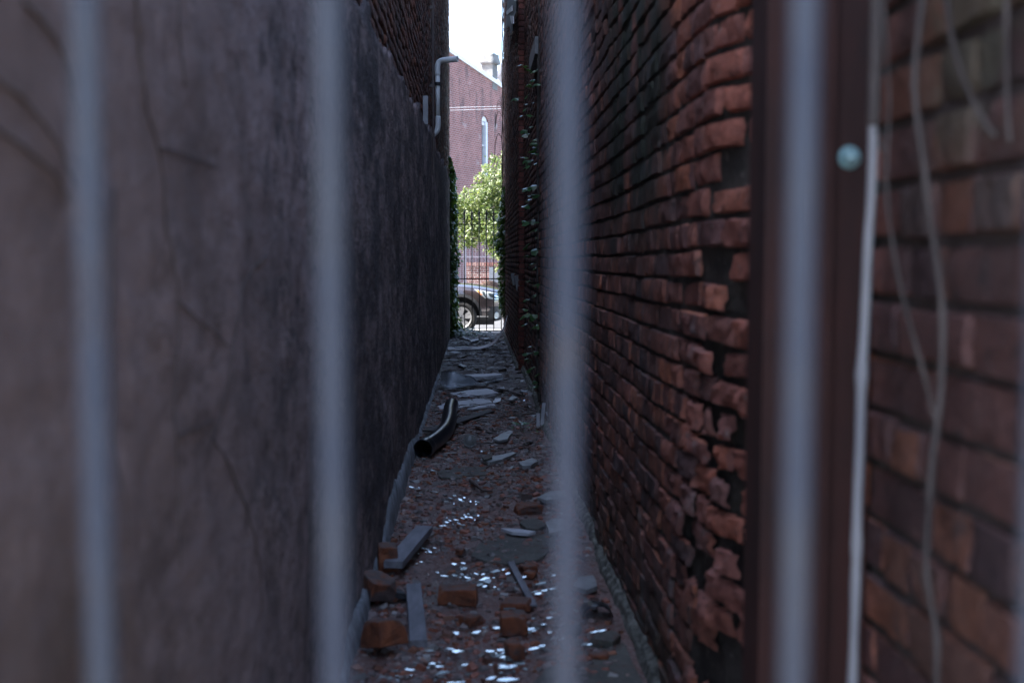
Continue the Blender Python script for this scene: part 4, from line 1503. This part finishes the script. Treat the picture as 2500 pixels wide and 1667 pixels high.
m = MB()                            # dead vine traces on the near stucco of the left wall
for pts, r in ((((310, 0), (330, 200), (360, 340), (385, 560), (405, 720), (400, 1000), (420, 1290)), .005), (((360, 340), (410, 352), (500, 385)), .004),
               (((610, 590), (560, 660), (530, 790), (500, 960), (470, 1040)), .0045), (((405, 690), (470, 745), (520, 800)), .004),
               (((480, 1010), (550, 1130), (585, 1290), (600, 1400)), .0045),
               (((415, 0), (420, 200)), .005), (((-60, 150), (60, 250), (160, 420)), .006), (((-60, 260), (90, 380), (150, 460)), .006), (((40, 0), (130, 110), (170, 260)), .006),
               (((250, 430), (262, 700), (270, 1000), (285, 1250)), .004), (((405, 1000), (440, 985), (490, 960)), .003)):
    P = spline([xp(a * K, b * K, XL + 0.001) for a, b in pts], 9)
    P = [Vector((stucco_x(p.y, p.z) + 0.0022, p.y, p.z)) + Vector((0, 0.022 * nz(p.z * 7, 3, r * 999), 0.012 * nz(p.z * 9, 8, r * 999))) for p in P]
    m.tube(P, [r * 0.42 * (1 - 0.5 * k / len(P)) * (1 + 0.5 * nz(p.z * 20, 1, 1)) for k, p in enumerate(P)], 6)
m.build('dead_vine', M_DEADVINE, smooth=True, label='dark dead vine traces branching over left stucco near the viewer', cat='vine')

# dark torn metal hood high on the far right wall
TM = empty('torn_flashing', label='torn dark flashing with two grey tabs high on far right wall', cat='flashing')
PLN = 0.55
G1 = (1210, 0, 5.225)


def wpoly(m, pts, x, th=0.02):
    P = [xp(a, b, x) for a, b in pts]
    n = len(P)
    m.add(P + [p + Vector((th, 0, 0)) for p in P], [tuple(range(n)), tuple(range(2 * n - 1, n - 1, -1))] + [(i, n + i, n + (i + 1) % n, (i + 1) % n) for i in range(n)])


m = MB()
wpoly(m, zo(*G1, [(160, -40), (265, -40), (262, 150), (240, 225), (215, 300), (215, 400), (185, 450), (178, 345), (165, 335), (112, 395), (135, 240), (140, 130)]), 0.50)
m.build('torn_sheet', M_DARK, TM)
for pts in ([(180, 205), (222, 205), (226, 305), (200, 305)], [(135, 155), (205, 75), (207, 145), (140, 190)], [(222, -20), (268, -20), (266, 20), (240, 18)]):
    m = MB()
    wpoly(m, zo(*G1, pts), 0.485, 0.01)
    m.build('tab', M_GREYMETAL, TM)

# ------------------------------------------------------------------ far gate
FG = empty('iron_gate', (0, 22.25, 0), label='black iron gate with spear tops closing the far end', cat='gate')
xs = [-0.337, -0.194, -0.048, 0.093, 0.234, 0.376, 0.522]
for i, x in enumerate(xs):
    b = MB()
    b.tube([(x, 0, 0.035), (x, 0, 2.22)], 0.0105, 8)
    bar = b.build('bar', M_BLACKIRON, FG, smooth=True)
    b = MB()
    b.lathe([(0.011, 2.19), (0.022, 2.21), (0.022, 2.235), (0.014, 2.245), (0.018, 2.30), (0.022, 2.325), (0.014, 2.36), (0.0, 2.405)], 10, Matrix.Translation((x, 0, 0)))
    for s in (-1, 1):
        b.tube([(x, 0, 2.29), (x + s * 0.018, 0, 2.335), (x + s * 0.032, 0, 2.33), (x + s * 0.036, 0, 2.31)], [0.009, 0.009, 0.008, 0.004], 6)
    b.build('spear_head', M_BLACKIRON, bar, smooth=True)
for z in (0.04, 1.057, 2.114):
    b = MB()
    b.box((XL + 0.01, -0.006, z - 0.011), (0.555, 0.006, z + 0.011))
    b.build('rail', M_BLACKIRON, FG)

# ------------------------------------------------------------------ across the street
for i, (ya, yb) in enumerate((((1113, 263), (1225, 260)), ((1113, 269.5), (1225, 266)))):
    a, b = yp(*ya, 30.0), yp(*yb, 30.0)
    d = (b - a)
    m = MB()
    m.tube([a - d * 20 + Vector((0, 0, 0)), a, b, b + d * 20], 0.0042, 6)
    m.build('overhead_wire', M_WHITEPAINT, label=('upper white wire crossing the gap before the brick gable', 'lower white wire crossing the gap before the brick gable')[i],
            cat='wire', group='overhead wires')

TH = R(25)
FB = empty('brick_building', (yp(1112, 300, 44).x, 44, 0), label='red brick house across street with sloping white coping and tall chimney', cat='building')
FB.rotation_euler = (0, 0, PI / 2 - TH)


def tpos(px, zoff=0):              # wall-local coordinate of a photo column
    a = FB.location
    d = ray(px, 400)
    ux, uy = math.sin(TH), math.cos(TH)
    # solve a + t*u = s*d in the ground plane
    det = ux * -d.y + d.x * uy
    t = (-a.x * -d.y + -d.x * a.y) / det
    return t


def wz(px, py):
    t = tpos(px)
    Y = FB.location.y + t * math.cos(TH)
    d = ray(px, py)
    return CAM_Z + d.z / d.y * Y


t0, t1 = tpos(1112), tpos(1225)
zA, zB = wz(1112, 139), wz(1225, 216)
slope = (zB - zA) / (t1 - t0)
ta, tb = -7.0, 9.0
wl, wr = tpos(1176.5), tpos(1192)
wcx = (wl + wr) / 2
zs = wz(1183, 297)                 # spring of the arch
zb = wz(1183, 430)
bm = bmesh.new()
outer = [(ta, -0.26), (tb, -0.26), (tb, zA + slope * tb), (ta, zA + slope * ta)]
hole = [(wl, zb), (wr, zb), (wr, zs)]
hw = (wr - wl) / 2
zpk = wz(1183, 283)
for k in range(1, 12):
    a = PI * k / 12
    hole.append((wcx + hw * math.cos(a), zs + (zpk - zs) * math.sin(a)))
hole.append((wl, zs))
ev = []
for lp in (outer, hole):
    vv = [bm.verts.new((a, 0, b)) for a, b in lp]
    ev += [bm.edges.new((vv[i], vv[(i + 1) % len(vv)])) for i in range(len(vv))]
bmesh.ops.triangle_fill(bm, edges=ev, use_beauty=True)
hv = [v for v in bm.verts if any(abs(v.co.x - a) < 1e-5 and abs(v.co.z - b) < 1e-5 for a, b in hole)]
hv = [None] * len(hole)
for v in bm.verts:
    for i, (a, b) in enumerate(hole):
        if abs(v.co.x - a) < 1e-4 and abs(v.co.z - b) < 1e-4:
            hv[i] = v
back = [bm.verts.new((a, 0.2, b)) for a, b in hole]
for i in range(len(hole)):
    j = (i + 1) % len(hole)
    bm.faces.new((hv[i], hv[j], back[j], back[i]))
for p0, p1 in ((0, 1), (2, 3), (1, 2), (3, 0)):
    a, b = outer[p0], outer[p1]
    bm.faces.new([bm.verts.new(c) for c in ((a[0], 0, a[1]), (a[0], 9, a[1]), (b[0], 9, b[1]), (b[0], 0, b[1]))])
from_bm(bm, 'wall', M_FACADE, FB)
m = MB()
nseg = 16
for i in range(nseg):
    a = ta + (tb - ta) * i / nseg
    b = ta + (tb - ta) * (i + 1) / nseg - 0.004
    za, zb_ = zA + slope * a + 0.001, zA + slope * b + 0.001
    m.add([(a, -0.06, za), (b, -0.06, zb_), (b, 0.35, zb_), (a, 0.35, za), (a, -0.06, za + 0.17), (b, -0.06, zb_ + 0.17), (b, 0.35, zb_ + 0.17), (a, 0.35, za + 0.17)],
          [(0, 3, 2, 1), (4, 5, 6, 7), (0, 1, 5, 4), (1, 2, 6, 5), (2, 3, 7, 6), (3, 0, 4, 7)])
m.build('coping', M_COPING, FB)
WN = MB()
WN.box((wl + 0.002, 0.19, zb + 0.002), (wr - 0.002, 0.21, zs))
wn = WN.build('window', M_PANE, FB)
m = MB()
fw = 0.09
m.box((wl, 0.10, zb), (wl + 0.05, 0.188, zs))
m.box((wr - 0.17, 0.02, zb), (wr, 0.188, zs))
m.box((wl + 0.05, 0.10, zs - 0.14), (wr - 0.17, 0.188, zs))
m.box((wl + 0.05, 0.12, (zb + zs) / 2 + 0.12), (wr - 0.17, 0.188, (zb + zs) / 2 + 0.17))
m.build('frame', M_WHITEPAINT, wn)
m = MB()
n = 12
arc = [(wcx + hw * 0.985 * math.cos(PI * k / n), zs + 0.004 + (zpk - zs) * 0.97 * math.sin(PI * k / n)) for k in range(n + 1)]
m.add([(a, 0.06, b) for a, b in arc] + [(a, 0.15, b) for a, b in arc], [tuple(range(n + 1))] + [(k, k + 1, n + 2 + k, n + 1 + k) for k in range(n)] + [tuple(range(2 * n + 1, n, -1))])
m.build('arch_panel', M_WHITEPAINT, wn)
ca, cb = tpos(1202), tpos(1214)
zc0 = wz(1208, 205)
zc1 = wz(1208, 158)
zc2 = wz(1208, 133)
m = MB()
m.box((ca, -0.015, zc0 - 0.25), (cb, 0.48, zc1))
ch = m.build('chimney', M_RENDER, FB)
bm = bmesh.new()
bmesh.ops.create_cube(bm, size=1)
for v in bm.verts:
    up = v.co.z > 0
    ox = 0.10 if not up else -0.02
    v.co = Vector(((ca + cb) / 2 + v.co.x * ((cb - ca) + 0.1 + ox), 0.235 + v.co.y * (0.66 if not up else 0.56), zc1 if not up else zc2))
bmesh.ops.subdivide_edges(bm, edges=bm.edges[:], cuts=4, use_grid_fill=True)
for v in bm.verts:
    v.co += Vector((0.035 * nz(v.co.x * 5, v.co.z * 5, 1), 0.05 * nz(v.co.y * 4, v.co.z * 5, 2), 0.05 * nz(v.co.x * 4, v.co.y * 4, 3)))
from_bm(bm, 'chimney_cap', M_RENDER, ch, smooth=True)
# grey roof edge of a farther house right of the chimney
m = MB()
pr = [yp(*p, 52.0) for p in ((1213.5, 178), (1213.5, 191), (1227, 172), (1245, 150), (1245, 118), (1227, 147))]
n = len(pr)
m.add(pr + [p + Vector((0.6, 4.0, 0)) for p in pr], [tuple(range(n)), tuple(range(2 * n - 1, n - 1, -1))] + [(k, n + k, n + (k + 1) % n, (k + 1) % n) for k in range(n)])
m.build('house_roof', M_GREYMETAL, label='grey sloping roof edge just right of the pale chimney', cat='roof')

YW = 38.0
LW = empty('garden_wall', (0, YW, 0), label='low red brick wall behind the parked car', cat='wall')
xw0 = yp(1138, 634, YW).x
zw = yp(1180, 641, YW).z
m = MB()
m.box((xw0, 0, -0.26), (9, 0.3, zw - 0.12))
m.build('brick_face', M_LOWWALL, LW)
m = MB()
x = xw0
rng = random.Random(6)
while x < 6:
    m.box((x + 0.006, -0.03 + rng.uniform(-.006, .006), zw - 0.116), (x + 0.076, 0.32, zw + rng.uniform(-.008, .008)))
    x += 0.085
m.build('brick_coping', mat_brick('coping_brick', [(0, (0.2, 0.09, 0.08)), (0.5, (0.34, 0.17, 0.15)), (1, (0.45, 0.3, 0.27))], effl=0.5, dark=0.1), LW)
p0, p1 = yp(1194, 652, YW), yp(1226, 690, YW)
m = MB()
m.box((p0.x, -0.1, -0.2), (p0.x + 0.15, -0.002, p0.z))
m.box((p0.x + 0.15, -0.13, -0.2), (p0.x + 0.8, -0.002, p0.z - 0.16))
m.build('utility_box', simple('bluegrey_panel', (0.16, 0.18, 0.22), (0.22, 0.24, 0.28), 6, rough=0.6, bump=0.1), None,
        label='blue grey stepped metal box standing before the low brick wall', cat='utility box')
bpy.data.objects['utility_box'].location = (0, YW, 0)

RF = empty('railing', (0, YW + 0.15, 0), label='lavender grey metal railing above the low brick wall', cat='railing')
zr = yp(1180, 627, YW).z
m = MB()
m.box((-0.9, -0.02, zr - 0.03), (6, 0.02, zr + 0.02))
m.build('rail', M_RAIL, RF)
m = MB()
m.box((-0.9, -0.02, 2.95), (6, 0.02, 3.0))
m.build('rail', M_RAIL, RF)
for i in range(-9, 22):
    m = MB()
    x = xw0 + i * 0.105
    m.box((x, -0.012, zw + 0.0 if x > xw0 else -0.2), (x + 0.015, 0.012, 3.1))
    m.build('picket', M_RAIL, RF)
pp0 = yp(1136, 700, 37.6)
m = MB()
m.tube([(pp0.x, 37.6, -0.26), (pp0.x, 37.6, 3.3)], 0.036, 12)
m.lathe([(0.036, 3.3), (0.045, 3.31), (0.045, 3.35), (0, 3.37)], 12, Matrix.Translation((pp0.x, 37.6, 0)))
for z in (0.75, 0.70):
    m.box((pp0.x - 0.07, 37.55, z), (pp0.x + 0.07, 37.565, z + 0.03))
m.build('metal_pole', M_RAIL, smooth=False, label='grey metal pole at the left end of the low wall', cat='pole')

m = MB()
pc = yp(1196, 685, 35.5)
vs, fs = [], []
for i in range(13):
    for j in range(20):
        a, b = (PI / 2) * i / 12, 2 * PI * j / 20
        r = math.cos(a) * (1 + 0.08 * nz(i, j * 0.7, 3))
        vs.append((pc.x + 0.55 * r * math.cos(b), 35.5 + 0.5 * r * math.sin(b), -0.1 + (pc.z + 0.1) * math.sin(a) ** 0.75))
for i in range(12):
    for j in range(20):
        fs.append((i * 20 + j, i * 20 + (j + 1) % 20, (i + 1) * 20 + (j + 1) % 20, (i + 1) * 20 + j))
m.add(vs, fs)
m.build('covered_mound', M_COVER, smooth=True, label='brown rounded hump just showing above the car bonnet', cat='mound')

# street tree
TR = empty('street_tree', (1.5, 34.5, -0.05), label='sunlit green leafy tree across the street behind far gate', cat='tree')
m = MB()
m.tube(spline([(0, 0, 0), (0.05, 0, 0.9), (-0.05, 0.05, 1.7), (0.05, 0, 2.6), (0.0, 0, 4.3)], 5), [0.11 - 0.0042 * i for i in range(21)], 10)
m.build('trunk', M_BARK, TR, smooth=True)
clumps = [(-1.55, -0.2, 2.55, .62, .7, .62), (-2.0, 0.1, 2.95, .62, .7, .68), (-1.35, -0.3, 3.25, .62, .8, .66), (-0.85, -0.2, 3.75, .7, .8, .75), (-0.65, -0.6, 2.55, .75, .8, .85),
          (-1.1, 0.3, 2.9, .9, .9, .8), (-2.5, 0.2, 2.9, .6, .7, .6), (0.2, 0, 3.6, 1.0, 1.1, 1.1), (0.2, -0.7, 2.6, .9, .8, .9), (1.0, 0, 3.0, .9, 1, 1.0), (-0.3, 0.7, 4.2, .8, .8, .7), (0.5, 0.4, 4.5, .8, .8, .6),
          (-0.75, -0.75, 1.95, .38, .4, .5), (-1.75, -0.3, 2.1, .35, .4, .35), (-0.55, -0.85, 1.75, .42, .45, .6), (-0.95, -0.6, 2.2, .5, .5, .5)]
m = MB()
rng = random.Random(15)
for cx, cy, cz, rx, ry, rz in clumps:
    tip = Vector((cx, cy, cz))
    st = Vector((0.0, 0, min(cz - 0.35, 2.6)))
    m.tube(spline([st, st.lerp(tip, .5) + Vector((0, 0, .15)), tip], 4), [0.035, 0.032, 0.029, 0.026, 0.022, 0.018, 0.015, 0.012, 0.008], 6)
m.build('branch', M_BARK, TR, smooth=True)
m = MB()
for cx, cy, cz, rx, ry, rz in clumps:
    for sub in range(int(38 * rx * rz * 4.6)):
        u = Vector((rng.gauss(0, 1), rng.gauss(0, 1), rng.gauss(0, 1))).normalized() * rng.uniform(0.35, 1.0)
        c = Vector((cx + u.x * rx, cy + u.y * ry, cz + u.z * rz))
        for k in range(17):
            p = c + Vector((rng.gauss(0, .085), rng.gauss(0, .085), rng.gauss(0, .06)))
            leaf(m, p, Vector((rng.gauss(-.2, .55), rng.gauss(-.2, .55), rng.uniform(.2, 1))), rng.uniform(0.08, 0.13), RHOMB, rng, 0.25)
m.build('crown', M_TREE, TR)

# ------------------------------------------------------------------ parked car (front axle is the local origin, nose towards +X, near side -Y)
HUBZ = 0.363
hub = yp(1125.3, 776, 25.5)
CAR = empty('parked_car', (hub.x, 26.42, hub.z - HUBZ), label='brown estate car parked nose right beyond the far gate', cat='car')
st = [  # x, half width at waist, at bottom, bonnet edge z, bonnet centre z, bottom z
    (-3.87, 0.60, 0.55, 0.90, 1.00, 0.45), (-3.80, 0.80, 0.72, 0.95, 1.05, 0.36), (-3.5, 0.90, 0.82, 1.0, 1.08, 0.30), (-2.7, 0.92, 0.85, 1.02, 1.08, 0.26), (-1.5, 0.92, 0.85, 1.03, 1.08, 0.24),
    (-0.7, 0.92, 0.85, 1.06, 1.13, 0.24), (-0.3, 0.92, 0.85, 1.055, 1.155, 0.24), (0.0, 0.92, 0.84, 1.042, 1.145, 0.25), (0.2, 0.915, 0.83, 1.02, 1.13, 0.25), (0.4, 0.905, 0.81, 0.988, 1.105, 0.25),
    (0.55, 0.88, 0.79, 0.965, 1.08, 0.25), (0.68, 0.84, 0.755, 0.94, 1.06, 0.255), (0.78, 0.78, 0.71, 0.925, 1.035, 0.265), (0.86, 0.68, 0.63, 0.905, 1.01, 0.275), (0.92, 0.55, 0.50, 0.885, 0.97, 0.29), (0.955, 0.36, 0.33, 0.86, 0.91, 0.32)]
bm = bmesh.new()
rows = []
for x, w, wb_, ze, zc, zb0 in st:
    half = [(0, zb0), (wb_ * 0.7, zb0), (wb_, zb0 + 0.02), (w * 0.985, zb0 + 0.16), (w * 0.995, 0.56), (w, 0.70), (w * 0.985, ze - 0.14), (w * 0.95, ze - 0.04), (w * 0.90, ze), (w * 0.80, ze + (zc - ze) * 0.55), (w * 0.45, zc - 0.012), (0, zc)]
    full = [(-a, b) for a, b in half] + [(a, b) for a, b in half[-2:0:-1]]
    rows.append([bm.verts.new((x, a, b)) for a, b in full])
n = len(rows[0])
for i in range(len(rows) - 1):
    for k in range(n):
        bm.faces.new((rows[i][k], rows[i + 1][k], rows[i + 1][(k + 1) % n], rows[i][(k + 1) % n]))
bm.faces.new(rows[0])
bm.faces.new(rows[-1][::-1])
bmesh.ops.recalc_face_normals(bm, faces=bm.faces[:])
body = from_bm(bm, 'body', M_PAINT, CAR, smooth=True)
ss = body.modifiers.new('smooth', 'SUBSURF')
ss.levels = ss.render_levels = 2


def bake(o):
    dg = bpy.context.evaluated_depsgraph_get()
    dg.update()
    me = bpy.data.meshes.new_from_object(o.evaluated_get(dg))
    o.modifiers.clear()
    o.data = me


bake(body)
bvh = BVHTree.FromPolygons([v.co.copy() for v in body.data.vertices], [tuple(p.vertices) for p in body.data.polygons])
for ax in (0.0, -2.745):
    cb_ = MB()
    cb_.lathe([(0.0, -2), (0.415, -2), (0.415, 2), (0.0, 2)], 48, Matrix.Translation((ax, 0, HUBZ + 0.06)) @ Matrix.Rotation(R(90), 4, 'X'))
    cutter = cb_.build('cutter', M_DARK, CAR)
    bo = body.modifiers.new('arch', 'BOOLEAN')
    bo.object = cutter
    bo.operation = 'DIFFERENCE'
    bake(body)
    bpy.data.objects.remove(cutter)
body.data.polygons.foreach_set('use_smooth', [True] * len(body.data.polygons))
body.data.update()
fr = body.modifiers.new('crisp', 'EDGE_SPLIT')
fr.split_angle = R(40)

m = MB()                            # dark inner wheel houses and underbody
for ax in (0.0, -2.745):
    m.box((ax - 0.43, -0.62, 0.3), (ax + 0.43, 0.62, 0.9))
m.box((-3.5, -0.75, 0.2), (0.75, 0.75, 0.3))
m.build('underbody', M_DARK, CAR)


def cz(px, py):                     # enlarged-crop pixel to car side-view coordinates
    return ((px - 355) / 854.0, HUBZ - (py - 910) / 854.0)


def patch(name, pts, off, mat, parent=CAR, raw=False, cuts=3, th=0.0):
    pl = pts if raw else [cz(*p) for p in pts]
    bm = bmesh.new()
    bm.faces.new([bm.verts.new((a, 0, b)) for a, b in pl])
    bmesh.ops.triangulate(bm, faces=bm.faces[:])
    for _ in range(cuts):
        bmesh.ops.subdivide_edges(bm, edges=[e for e in bm.edges if e.calc_length() > 0.03], cuts=1)
        bmesh.ops.triangulate(bm, faces=bm.faces[:])
    last = -0.85
    for v in bm.verts:
        hit = bvh.ray_cast(Vector((v.co.x, -3, v.co.z)), Vector((0, 1, 0)))
        if hit[0] is not None:
            nn = hit[1] if hit[1].y < 0 else -hit[1]
            v.co = hit[0] + nn * off
        else:
            v.co.y = -0.3
    o = from_bm(bm, name, mat, parent, smooth=True)
    return o


hl = patch('headlight', [(610, 368), (740, 388), (860, 412), (1000, 436), (1118, 462), (1118, 562), (1000, 566), (900, 548), (865, 528), (830, 542), (740, 478), (670, 420)], 0.006, M_LAMP)
patch('lens', [(872, 438), (1000, 458), (1118, 480), (1118, 540), (1010, 545), (920, 515), (890, 480)], 0.010, M_LENS, hl)
patch('lens', [(975, 478), (1060, 490), (1090, 520), (1010, 512)], 0.014, M_CHROME, hl)
patch('indicator', [(640, 386), (715, 398), (722, 440), (775, 482), (735, 470), (690, 430)], 0.011, M_AMBER, hl)
patch('indicator', [(752, 402), (800, 412), (845, 535), (825, 530), (780, 475)], 0.011, M_LENS, hl)
patch('lower_cladding', [(655, 900), (880, 892), (880, 1000), (660, 1003)], 0.008, M_CLAD)
patch('sill_trim', [(660, 872), (880, 880), (880, 892), (660, 888)], 0.012, M_CHROME)
fs_ = patch('fog_surround', [(860, 830), (920, 740), (990, 712), (1118, 706), (1118, 985), (960, 1012), (880, 1000), (880, 895)], 0.009, M_CLAD)
hit = bvh.ray_cast(Vector((cz(1030, 870)[0], -3, cz(1030, 870)[1])), Vector((0, 1, 0)))
if hit[0] is not None:
    m = MB()
    nn = hit[1] if hit[1].y < 0 else -hit[1]
    M = Matrix.Translation(hit[0] + nn * 0.012) @ (nn + Vector((0.5, -0.6, 0))).normalized().to_track_quat('Z', 'Y').to_matrix().to_4x4()
    m.lathe([(0.0, 0.012), (0.045, 0.010), (0.062, 0.006), (0.070, 0.016), (0.075, 0.0)], 24, M)
    m.build('fog_light', M_LAMP, CAR, smooth=True)
patch('panel_gap', [(310, 322), (570, 352), (860, 398), (1118, 436), (1118, 446), (860, 408), (570, 361), (310, 331)], 0.005, M_DARK)
patch('panel_gap', [(575, 602), (655, 566), (740, 480), (748, 486), (662, 575), (580, 611)], 0.005, M_DARK)
patch('crease', [(740, 540), (860, 548), (1118, 575), (1118, 590), (860, 560), (745, 552)], 0.007, M_DARK)
patch('crease', [(870, 700), (1118, 694), (1118, 706), (990, 712), (920, 740)], 0.007, M_DARK)
# arch trims
for ax in (0.0, -2.745):
    m = MB()
    K_ = 40
    vs, fs = [], []
    for i in range(K_ + 1):
        a = R(-38) + R(256) * i / K_
        for r in (0.412, 0.475):
            x, z = ax + r * math.cos(a), HUBZ + 0.06 + r * math.sin(a)
            h = bvh.ray_cast(Vector((x, -3, max(z, 0.29))), Vector((0, 1, 0)))
            y = (h[0].y if h[0] is not None else -0.9) - 0.012
            vs += [(x, y, max(z, 0.24)), (x, y + 0.1, max(z, 0.24))]
    for i in range(K_):
        q = i * 4
        fs += [(q, q + 4, q + 6, q + 2), (q + 1, q + 3, q + 7, q + 5), (q, q + 1, q + 5, q + 4), (q + 2, q + 6, q + 7, q + 3)]
    m.add(vs, fs)
    m.build('arch_trim', M_CLAD, CAR, smooth=False)


def wheel(x, side):
    w = empty('wheel', (x, side * 0.80, HUBZ))
    w.parent = CAR
    w.rotation_euler = (R(90) if side < 0 else R(-90), 0, 0)
    m = MB()
    m.lathe([(0.24, -0.10), (0.30, -0.112), (0.345, -0.10), (0.363, -0.07), (0.363, 0.07), (0.345, 0.10), (0.30, 0.112), (0.245, 0.10), (0.24, 0.09)], 56)
    m.build('tyre', M_TYRE, w, smooth=True)
    m = MB()
    m.lathe([(0.246, 0.09), (0.24, 0.108), (0.228, 0.104), (0.212, 0.085), (0.20, 0.02), (0.19, -0.06)], 56)
    m.lathe([(0.0, 0.088), (0.03, 0.09), (0.062, 0.085), (0.072, 0.07), (0.072, 0.0)], 32)
    for k in range(5):
        for da, w0, w1 in ((-0.30, 0.026, 0.042), (0.12, 0.020, 0.034)):
            a = 2 * PI * k / 5 + da + 0.42
            c, s = math.cos(a), math.sin(a)
            vs = []
            for r, ww, h in ((0.05, w0, 0.082), (0.14, (w0 + w1) / 2, 0.086), (0.226, w1, 0.10)):
                for sg in (-1, 1):
                    vs.append((r * c - sg * ww * s, r * s + sg * ww * c, h))
                    vs.append((r * c - sg * ww * s, r * s + sg * ww * c, h - 0.04))
            fs = []
            for q in (0, 4):
                fs += [(q, q + 2, q + 6, q + 4), (q, q + 4, q + 5, q + 1), (q + 2, q + 3, q + 7, q + 6)]
            m.add(vs, fs)
    m.build('rim', M_RIM, w)
    m = MB()
    m.lathe([(0.0, 0.035), (0.205, 0.035), (0.205, -0.09)], 32)
    for k in range(5):
        m.lathe([(0, 0.096), (0.009, 0.096), (0.009, 0.08)], 8, Matrix.Translation((0.048 * math.cos(k * 1.2566), 0.048 * math.sin(k * 1.2566), 0)))
    m.lathe([(0, 0.0935), (0.026, 0.0925), (0.028, 0.085)], 20)
    m.build('brake', M_DARK, w)


for x in (0.0, -2.745):
    for s in (-1, 1):
        wheel(x, s)
# cabin
cab = [(-3.65, 0.66, 1.05), (-3.45, 0.64, 1.42), (-2.9, 0.63, 1.63), (-1.9, 0.63, 1.68), (-1.35, 0.62, 1.64), (-0.95, 0.66, 1.42), (-0.38, 0.76, 1.10)]
bm = bmesh.new()
rows = [[bm.verts.new((x, -0.80, 1.03)), bm.verts.new((x, -w, z - 0.05)), bm.verts.new((x, -w + 0.08, z)), bm.verts.new((x, w - 0.08, z)), bm.verts.new((x, w, z - 0.05)), bm.verts.new((x, 0.80, 1.03))] for x, w, z in cab]
for i in range(len(rows) - 1):
    for k in range(5):
        bm.faces.new((rows[i][k], rows[i + 1][k], rows[i + 1][k + 1], rows[i][k + 1]))
from_bm(bm, 'window', M_PANE, CAR, smooth=False)
m = MB()
P = len(cab)
rr_ = [c for c in cab if c[2] > 1.41]
vs = []
for x, w, z in rr_:
    vs += [(x, -w + 0.0, z - 0.03), (x, -w + 0.1, z + 0.014), (x, w - 0.1, z + 0.014), (x, w, z - 0.03)]
m.add(vs, [(i * 4 + k, (i + 1) * 4 + k, (i + 1) * 4 + k + 1, i * 4 + k + 1) for i in range(len(rr_) - 1) for k in range(3)])
m.build('roof', M_PAINT, CAR, smooth=True)

# ------------------------------------------------------------------ light
EL = R(52)
sx, sy = -0.97, -0.16
h = math.hypot(sx, sy)
sun_dir = Vector((sx / h * math.cos(EL), sy / h * math.cos(EL), math.sin(EL)))
L = bpy.data.lights.new('sun', 'SUN')
L.energy = 3.2
L.angle = R(0.5)
L.color = (1.0, 0.95, 0.88)
so = bpy.data.objects.new('sun', L)
COL.objects.link(so)
so.rotation_euler = sun_dir.to_track_quat('Z', 'Y').to_euler()

W_ = bpy.data.worlds.new('World')
S.world = W_
W_.use_nodes = True
nt = W_.node_tree
sky = nt.nodes.new('ShaderNodeTexSky')
sky.sky_type = 'NISHITA'
sky.sun_disc = False
sky.sun_elevation = EL
sky.sun_rotation = math.atan2(sx, sy)
sky.air_density = 1.0
sky.dust_density = 2.0
sky.ozone_density = 1.5
nt.links.new(sky.outputs[0], nt.nodes['Background'].inputs['Color'])
nt.nodes['Background'].inputs['Strength'].default_value = 0.13

S.view_settings.view_transform = 'Standard'
S.view_settings.look = 'None'
S.view_settings.exposure = 2.62
S.view_settings.gamma = 1
S.cycles.max_bounces = 10
S.cycles.diffuse_bounces = 6
S.cycles.transparent_max_bounces = 12
S.cycles.use_denoising = True
S.cycles.sample_clamp_indirect = 8
